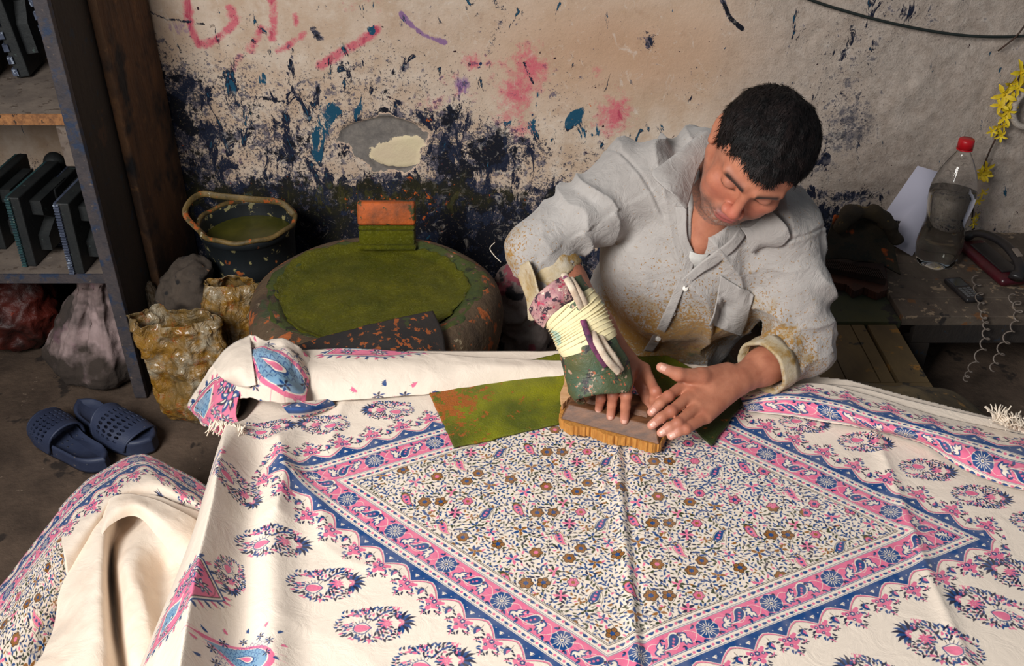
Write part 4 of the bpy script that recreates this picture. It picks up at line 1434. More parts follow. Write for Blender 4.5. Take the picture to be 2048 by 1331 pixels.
def build_body():
    v = Vol((-.06, 1.28, .25), (.78, 1.98, 1.02), .0022)
    v.cap(SHR - [0, 0, .025], SHL - [0, 0, .02], .040, .040, .03)
    v.ell(CHEST, (.135, .085, .145), roty(.25), .04)
    v.ell(BELLY + [0, .03, 0], (.10, .06, .13), None, .03)
    v.cap(NECK, CHEST + np.array([0, .02, .06]), .052, .085, .03)
    v.cap(at(1430, 395, y=CHEST[1] - .048), at(1392, 500, y=CHEST[1] - .076), .050, .024, .02)
    v.cap(BELLY, (.34, 1.84, .27), .09, .11, .04)
    v.cap(SHR, ELR, .046, .040, .03)
    v.cap(SHL, ELL, .046, .040, .03)
    for (e, w) in ((ELR, WRR), (ELL, WRL)):
        v.chain([e, e + .3 * (w - e), e + .7 * (w - e), w], [.040, .043, .033, .0265], .015)
    head_sdf(v)
    hr = hand_right(v); hlf = hand_left(v)
    V, F = v.mesh(2)
    o = mobj('body', V, F, None, m_all)
    # skin colouring in head and hand coordinates
    L = (V - HC) @ HR
    x, y, z = L[:, 0], L[:, 1], L[:, 2]
    ax = np.abs(x)
    def g(dx, dy, dz, r): return np.exp(-((ax - dx) ** 2 + (y - dy) ** 2 + (z - dz) ** 2) / r ** 2)
    inhead = (np.abs(y) < .14) & (z > -.14) & (ax < .11)
    base = np.array(srgb(184, 120, 92)); C = np.tile(base, (len(V), 1))
    def mixc(C, c, w): w = np.clip(w, 0, 1)[:, None]; return C * (1 - w) + np.array(c) * w
    nn = fbm(V, 60, 3, 3)
    C = mixc(C, srgb(160, 96, 72), .35 + .5 * nn)
    red = inhead * (g(.0, .112, -.028, .020) * .9 + g(.036, .075, -.030, .026) * .55)
    C = mixc(C, srgb(192, 98, 84), red * .7)
    stub = inhead * np.clip((-.048 - z) / .02, 0, 1) * np.clip((y + .03) / .03, 0, 1) * (.42 + .35 * (vnoise(V, 600, 2) > .1)) + inhead * g(.012, .1, -.050, .014) * .8
    C = mixc(C, srgb(92, 76, 70), stub)
    chin = inhead * g(.0, .085, -.094, .024) * (vnoise(V, 700, 4) > .15)
    C = mixc(C, srgb(172, 160, 150), chin * .6)
    lips = inhead * (g(.0, .100, -.061, .010) + g(.010, .098, -.0615, .009) + g(.0, .099, -.0715, .010) + g(.009, .098, -.0715, .009))
    C = mixc(C, srgb(158, 84, 78), lips * .8)
    brow = inhead * (y > .055) * np.exp(-((z - (.026 + .10 * ax - 1.6 * ax ** 2)) / .0058) ** 2) * np.clip((ax - .009) / .004, 0, 1) * np.clip((.053 - ax) / .008, 0, 1)
    C = mixc(C, srgb(26, 19, 17), brow * 1.25)
    lid = inhead * (y > .07) * np.exp(-((z - .0003) / .0022) ** 2) * np.clip((ax - .015) / .004, 0, 1) * np.clip((.047 - ax) / .004, 0, 1)
    C = mixc(C, srgb(34, 22, 20), lid)
    C = mixc(C, srgb(150, 96, 82), inhead * g(.031, .09, .012, .012) * .5)
    # finger tips a little pinker, right forearm hair
    for (a, b, r) in hr + hlf:
        d = np.linalg.norm(V - b, axis=1)
        C = mixc(C, srgb(222, 160, 140), np.exp(-(d / .014) ** 2) * .7)
        d2 = np.linalg.norm(V - a, axis=1)
        C = mixc(C, srgb(186, 106, 88), np.exp(-(d2 / .010) ** 2) * .5)
    fa = np.clip(1 - np.linalg.norm(V - (ELR + .3 * (WRR - ELR)), axis=1) / .10, 0, 1)
    C = mixc(C, srgb(96, 62, 48), fa * (vnoise(V * np.array([1, 1, .4]), 420, 6) > .25) * .5)
    color_attr(o, 'skin', C)
    t = NT('skin')
    c = t.attr('skin').outputs[0]
    c = t.mix(t.math('MULTIPLY', t.ramp(t.noise(240, 4, .6), .4, .7), .12), c, srgb(120, 70, 55))
    t.base(c)
    t.rough(.52)
    t.b.inputs['Subsurface Weight'].default_value = .12
    t.b.inputs['Subsurface Radius'].default_value = (.02, .008, .004)
    t.b.inputs['Subsurface Scale'].default_value = .3
    t.bump(t.noise(420, 4, .6), .22, .0012)
    o.data.materials.append(t.m)
    # nails
    mn = NT('nail'); mn.base(srgb(226, 176, 158)); mn.rough(.3)
    bv = BVHTree.FromPolygons([tuple(q) for q in V], [tuple(int(i) for i in f) for f in F])
    for (a, b, r) in hr + hlf:
        ax_ = unit(b - a)
        s_ = unit(np.cross(ax_, unit(CAM - b)))
        up = unit(np.cross(s_, ax_))
        if up.dot(CAM - b) < 0: up = -up
        vs = []
        for i in range(5):
            for j in range(5):
                p = b + ax_ * (-.006 + .0028 * i) + s_ * (j - 2) * r * .27 * (1 - .25 * (i == 4))
                h = bv.ray_cast(Vector(p + up * .03), Vector(-up), .05)[0]
                vs.append((np.array(h) if h is not None else p + up * r * .9) + up * (.0005 if 0 < j < 4 and i < 4 else -.0002))
        MB().add(vs, [(i * 5 + j, i * 5 + j + 1, i * 5 + j + 6, i * 5 + j + 5) for i in range(4) for j in range(4)]).build('nail', mn.m, o, smooth=True)
    return V, F


bodyV, bodyF = build_body()


def build_hair():
    h = .0022
    v = Vol(HC - .17, HC + .17, h)
    n = v.n
    ax = [(v.lo[i] + np.arange(n[i]) * h) for i in range(3)]
    X, Y, Z = np.meshgrid(*ax, indexing='ij')
    P = np.stack([X, Y, Z], -1).reshape(-1, 3)
    L = (P - HC) @ HR
    x, y, z = L[:, 0], L[:, 1], L[:, 2]
    c = np.array([0, -.010, .030]); r = np.array([.084, .091, .074])
    q = (L - c) / r
    k0 = np.linalg.norm(q, axis=1); k1 = np.linalg.norm(q / r, axis=1) + 1e-9
    d = k0 * (k0 - 1) / k1
    r2 = np.array([.0645, .0535, .056]); q = (L - np.array([0, .043, .036])) / r2
    k0 = np.linalg.norm(q, axis=1); k1 = np.linalg.norm(q / r2, axis=1) + 1e-9
    d = np.minimum(d, k0 * (k0 - 1) / k1)
    Q = np.stack([x * 90, (y + .4 * z) * 26, z * 60], 1)
    d += .0030 * vnoise(Q, 1.0, 3) + .0035 * vnoise(L, 34, 9) + .0012 * vnoise(Q, 3, 5)
    # hairline: limit of hair towards the face
    axx = np.abs(x)
    hl_z = np.interp(y, [-.2, -.07, -.03, .0, .012, .03, .055, .075, .12], [-.075, -.070, -.030, -.022, -.018, .030, .052, .072, .076])
    hl_z = hl_z - .010 - .001 * np.clip((y - .02) / .02, 0, 1) - .004 * np.clip(1 - axx / .03, 0, 1) * (y > .04) + .010 * np.exp(-((axx - .045) / .014) ** 2) * (y > .03)
    hl_z += .004 * vnoise(L, 70, 2) + .0015 * vnoise(L, 160, 3)
    lim = (hl_z - z) * .8
    # ear notch
    ear = .024 - np.sqrt((y + .012) ** 2 + ((z + .004) * .8) ** 2 + ((axx - .088) * .9) ** 2)
    d = np.maximum(d, lim); d = np.maximum(d, ear)
    v.D = d.reshape(n).astype(np.float32)
    V, F = v.mesh(1)
    t = NT('black_hair')
    nz = t.noise(40, 5, .7, stretch=(1, 1, 1), dist=1)
    t.base(t.mix(t.ramp(nz, .4, .72), srgb(12, 10, 10), srgb(36, 26, 24)))
    t.rough(.6)
    t.b.inputs['Specular IOR Level'].default_value = .25
    t.bump(t.noise(160, 4, .7), .8, .003)
    o = mobj('hair', V, F, t.m, m_all)
    # short strands lying over the cap
    N = vnormals(V, F)
    rs = np.random.RandomState(4)
    ids = rs.choice(len(V), 9000)
    Ls = (V[ids] - HC) @ HR
    flow = np.stack([.25 * np.sign(Ls[:, 0]), .9 + 0 * Ls[:, 0], -.25 + 0 * Ls[:, 0]], 1)
    flow = flow + rs.normal(0, .25, flow.shape)
    flow = flow @ HR.T
    n_ = N[ids]
    flow -= n_ * (flow * n_).sum(1)[:, None]
    flow /= np.linalg.norm(flow, axis=1)[:, None]
    s_ = np.cross(flow, n_) * .0005
    Ln = rs.uniform(.010, .020, (len(ids), 1))
    p0 = V[ids] - n_ * .001
    p1 = p0 + flow * Ln * .5 + n_ * .0026
    p2 = p0 + flow * Ln + n_ * .0018
    VV = np.stack([p0 - s_, p0 + s_, p1 + s_, p1 - s_, p2], 1).reshape(-1, 3)
    b = np.arange(len(ids))[:, None] * 5
    F4 = np.concatenate([b + [0, 1, 2, 3], b + [3, 2, 4, 4]])
    mb = [tuple(f) if f[2] != f[3] else tuple(f[:3]) for f in F4]
    ob = mobj('hair_strands', VV, mb, t.m, m_all)
    ob['kind'] = 'stuff'


build_hair()


def build_shirt():
    h = .0030
    v = Vol((-.09, 1.36, .24), (.80, 2.03, .90), h)
    v.ell(CHEST + np.array([0, .01, 0]), (.188, .118, .178), roty(.25), .05)
    v.ell(BELLY + np.array([-.01, 0, .0]), (.172, .125, .18), None, .06)
    v.cap(BELLY + np.array([-.03, -.01, 0]), (.29, 1.815, .30), .13, .155, .05)
    v.cap(SHR + np.array([0, 0, -.008]), SHL + np.array([0, 0, -.008]), .066, .062, .05)
    v.cap(NECK + np.array([0, .03, -.01]), CHEST + np.array([0, .02, .05]), .070, .10, .04)
    v.cap(SHR + np.array([0, .01, 0]), NECK + np.array([-.025, .03, -.005]), .060, .046, .03)
    v.cap(SHL + np.array([0, .01, 0]), NECK + np.array([.03, .03, -.02]), .058, .046, .03)
    # sleeves
    mR = .5 * (SHR + ELR)
    v.chain([SHR, mR, ELR + np.array([-.004, 0, .0])], [.068, .060, .052], .03)
    dR = unit(WRR - ELR)
    eR2 = ELR + dR * .055
    v.chain([ELR, eR2 + np.array([-.004, -.002, -.010])], [.052, .052], .02)
    v.chain([ELR + dR * .03, ELR + dR * .09 + np.array([-.025, .0, -.03])], [.045, .026], .02)   # hanging rolled cuff
    mL = .5 * (SHL + ELL)
    v.chain([SHL, mL + np.array([.006, 0, 0]), ELL + np.array([.004, 0, .0])], [.066, .062, .060], .03)
    dL = unit(WRL - ELL)
    cL = ELL + dL * .085
    v.chain([ELL, cL], [.060, .050], .02)
    # hollow cuffs
    v.cap(ELR + dR * .045, ELR + dR * .20, .040, .056, .003, 'sub')
    v.cap(cL - dL * .02, cL + dL * .10, .045, .046, .003, 'sub')
    # cut off beyond cuff planes
    ax = [(v.lo[i] + np.arange(v.n[i]) * h) for i in range(3)]
    X, Y, Z = np.meshgrid(*ax, indexing='ij', sparse=True)
    def plane(c, nrm, lo, hi):
        sl, (x, y, z) = v._block(lo, hi)
        d = (x - c[0]) * nrm[0] + (y - c[1]) * nrm[1] + (z - c[2]) * nrm[2]
        v.D[sl] = np.maximum(v.D[sl], d)
    c = cL + dL * .012
    plane(c, dL, c - .085, c + .085)
    # neck opening
    A = at(1432, 385, s=1.70); 
    bot = at(1392, 512, s=1.60)
    v.cap(NECK + np.array([0.004, -.015, .02]), .5 * (HC + NECK) + np.array([.01, 0, .03]), .040, .055, .01, 'sub')
    tp_ = at(1436, 400, y=CHEST[1] - .085)
    bt_ = at(1390, 516, y=CHEST[1] - .105)
    v.cap(tp_, bt_, .047, .007, .004, 'sub')
    V, F = v.mesh(2)
    # cloth folds: displacement along normals, aligned with the sleeves and body
    N = vnormals(V, F)
    def tube_coord(a, b):
        d = b - a; L = np.linalg.norm(d); d = d / L
        t = (V - a) @ d
        rad = (V - a) - t[:, None] * d
        return t, np.linalg.norm(rad, axis=1), rad, L, d
    disp = np.zeros(len(V))
    wsum = np.zeros(len(V))
    P = V
    wob = fbm(P, 7, 5, 3)
    for (a, b, sk, ph, amp) in ((SHR, ELR, .55, 0, .0080), (ELR - .02 * dR, ELR + dR * .1, .3, 1, .007), (SHL, ELL, .6, 2, .0105), (ELL - .02 * dL, cL, .4, 3, .009)):
        t, r, rad, L, d = tube_coord(a, b)
        w = np.clip(1 - np.abs(t / L - .5) * 1.25, 0, 1) * np.clip((.105 - r) / .03, 0, 1)
        u_ = unit(np.cross(d, np.array([0, .3, 1.0]))); w_ = np.cross(d, u_)
        ang = np.arctan2(rad @ w_, rad @ u_)
        s_ = t * 62 + 1.3 * np.sin(ang + ph) + sk * 3 * ang * .5 + wob * 5.5
        f = 1 - np.abs(np.sin(s_ * .5)) ** .8
        m_ = .5 + .5 * vnoise(P, 13, 20 + ph)
        disp += w * amp * (f * 1.6 - .6) * (.35 + m_)
        wsum = np.maximum(wsum, w)
    # body folds hang towards the waist from shoulders and chest
    bw = 1 - np.clip(wsum * 1.6, 0, 1)
    s_ = (P[:, 0] * 58 + (P[:, 2] - .5) * 16 + fbm(P * np.array([1, 1, .5]), 6, 8, 3) * 5.5)
    f = 1 - np.abs(np.sin(s_ * .5)) ** .75
    m_ = np.clip(.55 + .9 * vnoise(P, 6, 31), 0, 1)
    disp += bw * .018 * (f * 1.5 - .6) * m_
    s2 = ((P[:, 0] - .36) * 30 * np.sign(.36 - P[:, 0]) + P[:, 2] * 60 + wob * 6)
    disp += bw * .005 * (1 - np.abs(np.sin(s2 * .5))) * np.clip((P[:, 2] - .58) / .08, 0, 1)
    disp += .0012 * fbm(P, 30, 3, 3)
    # shoulder seams
    for (a, b) in ((SHR, ELR), (SHL, ELL)):
        t, r, rad, L, d = tube_coord(a, b)
        disp -= .0028 * np.exp(-((t - .012) / .0028) ** 2) * (r < .1)
        disp += .0014 * np.exp(-((t - .018) / .004) ** 2) * (r < .1)
    V = V + N * disp[:, None]
    # stain masks: belly, right elbow, left cuff, rolled cuff
    def near(c, r): return np.exp(-(np.linalg.norm(V - np.array(c), axis=1) / r) ** 2)
    front = at(1330, 660, y=1.66)
    st = near(front, .12) * .95 + near(at(1420, 650, y=1.66), .10) * .8 + near(at(1260, 620, y=1.68), .08) * .7 + near(ELR + np.array([-.05, 0, -.02]), .08) * 1.1 + near(cL, .085) * 1.1 + near(ELL + np.array([.02, 0, 0]), .06) * .5 + near(ELR + dR * .09 + np.array([-.03, 0, -.04]), .05)
    st += .48 * near(at(1380, 560, y=1.64), .17) + .2 * near(SHL, .12)
    grn = near(at(1400, 668, y=1.66), .055) + .5 * near(front, .06)
    o = mobj('shirt', V, F, None, m_all)
    color_attr(o, 'stain', np.stack([st, grn, 0 * st], 1))
    t = NT('spattered_shirt')
    a = t.sep(t.attr('stain').outputs[0])
    c = t.mix(t.ramp(t.noise(9, 4, .6), .35, .7), srgb(172, 166, 161), srgb(152, 145, 140))
    n1 = t.noise(26, 5, .65); n2 = t.noise(75, 4, .6); n3 = t.noise(230, 3, .55)
    def lay(c, m, nz, w, th, col, soft, amt):
        vv = t.math('MULTIPLY_ADD', t.math('SUBTRACT', nz, .5), w, m)
        return t.mix(t.math('MULTIPLY', t.ramp(vv, th, th + soft), amt), c, col)
    c = lay(c, a[0], n1, 2.6, .62, srgb(150, 124, 76), .6, .75)
    c = lay(c, a[0], n2, 4.4, .98, srgb(142, 108, 46), .35, .75)
    c = lay(c, a[0], n3, 4.4, .92, srgb(146, 104, 42), .1, .85)
    c = lay(c, a[1], n1, 3.2, .80, srgb(96, 92, 34), .3, .85)
    c = lay(c, a[1], n2, 4.0, .95, srgb(120, 70, 30), .15, .6)
    t.base(c)
    t.rough(.88)
    t.b.inputs['Sheen Weight'].default_value = .2
    t.b.inputs['Specular IOR Level'].default_value = .2
    b1 = t.n('ShaderNodeBump'); t.link(t.noise(34, 5, .6, dist=1.5), b1.inputs['Height']); b1.inputs['Strength'].default_value = .5; b1.inputs['Distance'].default_value = .008
    t.bump(t.noise(1100, 2, .5), .2, .0006, b1.outputs[0])
    o.data.materials.append(t.m)
    return V, F, t.m, cL, dL, dR, o


shV, shF, M_shirt, CUFL, DL, DR, shirt_o = build_shirt()
shBV = BVHTree.FromPolygons([tuple(q) for q in shV], [tuple(int(i) for i in f) for f in shF])


def hit(px, py, off=.0, bv=None):
    d = ray(px, py); d = d / np.linalg.norm(d)
    h = (bv or shBV).ray_cast(Vector(CAM), Vector(d), 5)
    if h[0] is None: return None
    n = np.array(h[1]);
    if n.dot(d) > 0: n = -n
    return np.array(h[0]) + n * off


def sheet(name, P, n, m, thick, mat, parent, wr=0, seed=1, offset=-1):
    V = crom(np.asarray(P, float), n); V = np.swapaxes(crom(np.swapaxes(V, 0, 1), m), 0, 1).reshape(-1, 3)
    if wr: V = V + wr * np.stack([vnoise(V, 30, seed + i) for i in range(3)], 1)
    o = mobj(name, V, gridF(n, m), mat, parent)
    s_ = o.modifiers.new('thickness', 'SOLIDIFY'); s_.thickness = thick; s_.offset = 0
    return o


def hrow(pts, off, fallback=1.66):
    out = []
    for q in pts:
        o_ = q[2] if len(q) > 2 else off
        h = hit(q[0], q[1], o_)
        out.append(at(q[0], q[1], s=fallback) if h is None else h)
    return out


# collar: two flaps standing round the neck
sN = .5 * (HC + NECK)
colL = [[at(1432, 268, s=1.725), at(1418, 300, s=1.71), at(1396, 335, s=1.70), at(1384, 375, s=1.685), at(1372, 418, s=1.67)],
        [at(1416, 262, s=1.715), at(1394, 290, s=1.70), at(1366, 328, s=1.68), at(1360, 362, s=1.665), at(1358, 402, s=1.655)],
        [at(1398, 272, s=1.71), at(1366, 298, s=1.69), at(1330, 332, s=1.665), at(1338, 366, s=1.655), at(1350, 392, s=1.65)],
        [at(1376, 288, s=1.70), at(1344, 316, s=1.685), at(1304, 346, s=1.66), at(1324, 372, s=1.652), at(1345, 386, s=1.648)]]
sheet('collar_flap', colL, 30, 30, .003, M_shirt, shirt_o, .0015)
colR = [hrow([(1474, 452), (1496, 448), (1524, 440), (1552, 425)], .020), hrow([(1486, 470), (1510, 464), (1536, 456), (1562, 440)], .024),
        hrow([(1496, 486), (1522, 480), (1548, 472), (1572, 455)], .020), hrow([(1504, 500), (1530, 492), (1560, 488), (1580, 470)], .008)]
sheet('collar_flap', colR, 30, 30, .003, M_shirt, shirt_o, .0015, 5)
# open front edges of the shirt
sheet('placket', [hrow([(1374, 412, .006), (1376, 470, .008), (1386, 520, .006), (1362, 590, .004), (1335, 650, .004), (1306, 700, .004)], .004),
                  hrow([(1350, 412, .003), (1356, 472, .004), (1368, 522, .003), (1344, 588, .003), (1317, 648, .003), (1288, 698, .003)], .003)], 8, 60, .003, M_shirt, shirt_o, .0006)
sheet('placket', [hrow([(1478, 452, .010), (1450, 482, .010), (1416, 510, .010), (1390, 530, .008), (1366, 556, .005)], .008),
                  hrow([(1490, 470, .006), (1464, 500, .006), (1430, 526, .006), (1400, 546, .005), (1372, 572, .003)], .006)], 8, 50, .003, M_shirt, shirt_o, .0006, 4)
_unused = ([hrow([(1441, 548, .012), (1460, 556, .013), (1486, 572, .013), (1508, 588, .012)], .006),
                 hrow([(1430, 600, .009), (1450, 610, .010), (1476, 622, .010), (1494, 632, .009)], .003),
                 hrow([(1420, 648, .007), (1440, 656, .008), (1462, 664, .008), (1480, 668, .007)], .003)])
def hgrid(c, n, m, off):
    c = np.array(c, float)
    return [hrow([tuple((c[0] * (1 - v) + c[1] * v) * (1 - u) + (c[3] * (1 - v) + c[2] * v) * u) for v in np.linspace(0, 1, m)], off) for u in np.linspace(0, 1, n)]
sheet('pocket', hgrid([(1441, 548), (1508, 588), (1482, 666), (1420, 648)], 9, 9, .0045), 30, 30, .0022, M_shirt, shirt_o)
m_under = dirty('undershirt', srgb(200, 198, 192), srgb(182, 178, 172), 60, .9)
uv_ = []
for r in ([(1374, 494), (1386, 500), (1400, 504), (1414, 502)], [(1376, 508), (1386, 514), (1398, 516), (1408, 512)], [(1382, 524), (1388, 528), (1394, 528), (1400, 524)]):
    bb = BVHTree.FromPolygons([tuple(q) for q in bodyV], [tuple(int(i) for i in f) for f in bodyF]) if not uv_ else bb
    uv_.append([hit(a, b, .009, bb) for a, b in r])
sheet('undershirt', uv_, 10, 12, .002, m_under, m_all)
m_but = NT('button'); m_but.base(srgb(214, 208, 198)); m_but.rough(.35)
for (a, b) in ((1372, 574), (1346, 624), (1318, 674)):
    h_ = hit(a, b, .0035)
    nrm_ = unit(CAM - h_)
    q = Vector(nrm_).to_track_quat('Z', 'Y').to_matrix()
    MB().lathe(h_, [(0.0001, .0014), (.0042, .0014), (.0052, .0008), (.0054, 0), (.0050, -.001)], 16, np.array(q), wob=None).build('button', m_but.m, shirt_o, smooth=True)

# cuffs: turned bands at both sleeves
def ring(name, c, d, r, L, mat, parent, flat=1.0, seed=0):
    mb = MB()
    q = np.array(Vector(d).to_track_quat('Z', 'Y').to_matrix())
    R = random.Random(seed); ph = [R.uniform(0, 6) for _ in range(3)]
    wob = lambda a, z: 1 + .05 * math.sin(2 * a + ph[0]) + .035 * math.sin(3 * a + ph[1] + 40 * z) + .02 * math.sin(7 * a + ph[2])
    mb.lathe(c, [(r * .90, -L * .5), (r * 1.0, -L * .5), (r * 1.03, -L * .2), (r * 1.01, .1 * L), (r * 1.02, L * .4), (r * .99, L * .5), (r * .90, L * .5), (r * .88, -.1 * L)], 48, q, wob=wob)
    return mb.build(name, mat, parent, smooth=True)


m_cuff = dirty('stained_cuff', srgb(190, 178, 158), srgb(170, 148, 108), 22, .88, [(srgb(150, 116, 58), 30, .5), (srgb(112, 100, 58), 46, .6)], .5, 60, .004, soft=.14)
ring('cuff', CUFL + DL * .004, DL, .0530, .040, m_cuff, shirt_o, seed=3)
ring('cuff', ELR + DR * .050, DR, .0500, .036, m_cuff, shirt_o, seed=8)

sheet('cuff_flap', [[at(1022, 530, s=1.76), at(1040, 560, s=1.75), at(1052, 600, s=1.745), at(1056, 640, s=1.74)],
      [at(1040, 528, s=1.735), at(1056, 562, s=1.73), at(1064, 604, s=1.725), at(1066, 642, s=1.73)],
      [at(1058, 522, s=1.71), at(1072, 556, s=1.70), at(1082, 600, s=1.70), at(1094, 628, s=1.71)]], 20, 24, .003, m_cuff, shirt_o, .003, 5)
# ------------------------------------------------------------------ padded guard tied on the right forearm
def guard():
    g0 = at(1116, 584, z=.625); g1 = at(1152, 634, z=.592); g2 = at(1178, 692, z=.550); g3 = at(1196, 744, z=.505); g4 = at(1204, 794, z=.475)
    C = crom(np.array([g0, g1, g2, g3, g4]), 60)
    T = np.gradient(C, axis=0); T /= np.linalg.norm(T, axis=1)[:, None]
    toc = unit(CAM - g2)
    n, m = 60, 46
    rad = np.interp(np.linspace(0, 1, n), [0, .12, .3, .45, .7, .92, 1], [.050, .048, .044, .047, .056, .055, .046])
    V = []
    for i in range(n):
        t_ = T[i]
        up = unit(toc - t_ * toc.dot(t_)); sd = np.cross(t_, up)
        a = np.linspace(-2.5, 1.25, m)
        for k, aa in enumerate(a):
            rr = rad[i] * (1 + .05 * math.sin(3 * aa + i * .06))
            V.append(C[i] + up * rr * .72 * math.cos(aa) * 1.0 + sd * rr * math.sin(aa) * -1.0)
    V = np.array(V)
    V += .0016 * np.stack([fbm(V, 40, q, 3) for q in range(3)], 1)
    m_pad = dirty('painted_rubber_pad', srgb(64, 86, 66), srgb(84, 84, 46), 14, .55, [(srgb(176, 146, 124), 60, .60), (srgb(46, 44, 42), 40, .57), (srgb(170, 98, 66), 110, .62), (srgb(140, 74, 90), 60, .66)], .9, 70, .003)
    o = mobj('arm_guard', V, gridF(n, m), m_pad, m_all)
    s_ = o.modifiers.new('thickness', 'SOLIDIFY'); s_.thickness = .007; s_.offset = 0
    tagit(o, 'green paint-stained pad tied over the right forearm')
    # flared printed lining at the elbow end
    m_lin = dirty('printed_lining', srgb(196, 160, 150), srgb(150, 90, 104), 60, .8, [(srgb(58, 40, 52), 60, .54), (srgb(224, 204, 186), 44, .6), (srgb(176, 60, 84), 80, .6)], .6, 90, .003)
    P = [[at(1128, 548, z=.66), at(1100, 570, z=.655), at(1074, 594, z=.63), at(1060, 618, z=.60)],
         [at(1150, 575, z=.65), at(1118, 592, z=.648), at(1086, 614, z=.622), at(1072, 640, z=.59)],
         [at(1166, 604, z=.625), at(1134, 610, z=.625), at(1100, 632, z=.605), at(1086, 654, z=.58)]]
    sheet('guard_lining', P, 26, 26, .006, m_lin, o, .002)
    # folded pale straps running along the open side
    m_str = dirty('worn_canvas', srgb(226, 210, 188), srgb(190, 164, 140), 40, .85, [(srgb(120, 60, 90), 60, .64), (srgb(60, 70, 60), 50, .68)], .6, 80, .002)
    for pts, w in (([(1128, 548, .668), (1142, 572, .664), (1156, 600, .642), (1166, 622, .615)], .0065), ([(1142, 556, .664), (1156, 578, .658), (1170, 604, .634), (1180, 624, .605)], .0055),
                   ([(1178, 648, .590), (1194, 684, .590), (1214, 718, .566), (1238, 744, .535)], .0065), ([(1190, 650, .582), (1208, 684, .582), (1229, 714, .560), (1244, 740, .532)], .0055)):
        MB().tube(crom(np.array([at(a, b, z=c) for a, b, c in pts]), 40), w, 10, flat=.6).build('fold', m_str, o, smooth=True)
    m_mag = dirty('magenta_fold', srgb(132, 60, 100), srgb(60, 40, 60), 60, .8)
    MB().tube(crom(np.array([at(a, b, z=c) for a, b, c in ((1166, 640, .612), (1180, 680, .592), (1196, 708, .568), (1212, 732, .545))]), 30), .0055, 8, flat=.5).build('fold', m_mag, o, smooth=True)
    # rolled seam at the finger end
    m_cd = dirty('cream_cord', srgb(236, 222, 176), srgb(220, 204, 160), 20, .8, [(srgb(170, 190, 168), 14, .6)], .5, 120, .001)
    # cord wound round and round
    pts = []
    turns = 10
    for k in range(turns * 26):
        s_ = k / (turns * 26)
        ii = 9 + s_ * 19 + .5 * math.sin(k * .024)
        i0 = int(ii); f = ii - i0
        c = C[i0] * (1 - f) + C[i0 + 1] * f
        t_ = T[i0]
        up = unit(toc - t_ * toc.dot(t_)); sd = np.cross(t_, up)
        a = k / 26 * 2 * math.pi
        tilt = .005 * math.sin(a + .9 * math.sin(k * .021))
        R_ = .0512 + .0003 * math.sin(k * .07)
        pts.append(c + up * R_ * .80 * math.cos(a) + sd * R_ * 1.02 * math.sin(a) + t_ * tilt)
    MB().tube(np.array(pts), .0013, 8, flat=1.0).build('cord', m_cd, o, smooth=True)
    # the flat wound band beneath the cord
    mb = MB(); V = []
    for i in range(8, 30):
        t_ = T[i]; up = unit(toc - t_ * toc.dot(t_)); sd = np.cross(t_, up)
        for k in range(40):
            a = 2 * math.pi * k / 40
            R_ = .0502 + .0006 * math.sin(i * 1.7) + .0012 * math.sin(k * .5 + i * .4)
            V.append(C[i] + up * R_ * .80 * math.cos(a) + sd * R_ * 1.02 * math.sin(a))
    nI = 22
    mb.add(V, [(i * 40 + k, i * 40 + (k + 1) % 40, (i + 1) * 40 + (k + 1) % 40, (i + 1) * 40 + k) for i in range(nI - 1) for k in range(40)])
    mb.build('binding', m_cd, o, smooth=True)


guard()

# trousers, cross-legged behind the table
def trousers():
    v = Vol((-.12, 1.64, -.01), (.85, 2.1, .42), .006)
    v.cap((.34, 1.86, .20), (.34, 1.85, .28), .15, .135, .05)
    v.cap((.27, 1.86, .15), (.02, 1.78, .16), .095, .075, .04)
    v.cap((.42, 1.88, .15), (.53, 1.80, .14), .085, .070, .04)
    v.cap((.02, 1.78, .14), (.30, 1.80, .075), .068, .055, .03)
    v.cap((.53, 1.80, .12), (.40, 1.78, .070), .068, .055, .03)
    V, F = v.mesh(1)
    N = vnormals(V, F)
    V += N * (.008 * (1 - np.abs(fbm(V, 9, 3, 3))))[:, None] - N * .006
    V[:, 2] = np.maximum(V[:, 2], .002)
    mobj('trousers', V, F, dirty('dark_trousers', srgb(74, 62, 44), srgb(46, 38, 30), 14, .9, [(srgb(128, 102, 50), 26, .6)], .5, 60, .003), m_all)
    mb = MB()
    for (x, y, a) in ((.335, 1.755, .4), (.47, 1.76, 2.6)):
        d = np.array([math.cos(a), -math.sin(a) * .3, 0])
        pass
    sk = NT('foot_skin'); sk.base(srgb(160, 110, 84)); sk.rough(.6)
    for (x, sx) in ((.33, 1), (.45, -1)):
        f = Vol((x - .2, 1.66, 0), (x + .2, 1.86, .12), .004)
        f.chain([(x - .02 * sx, 1.79, .055), (x + .05 * sx, 1.765, .04), (x + .12 * sx, 1.745, .028)], [.036, .032, .022], .015)
        for k in range(5):
            f.cap((x + .12 * sx, 1.775 - k * .014, .022), (x + (.155 - .006 * abs(k)) * sx, 1.772 - k * .015, .016), .011, .009, .004)
        a, b = f.mesh(1)
        mobj('foot', a, b, sk.m, m_all)


trousers()
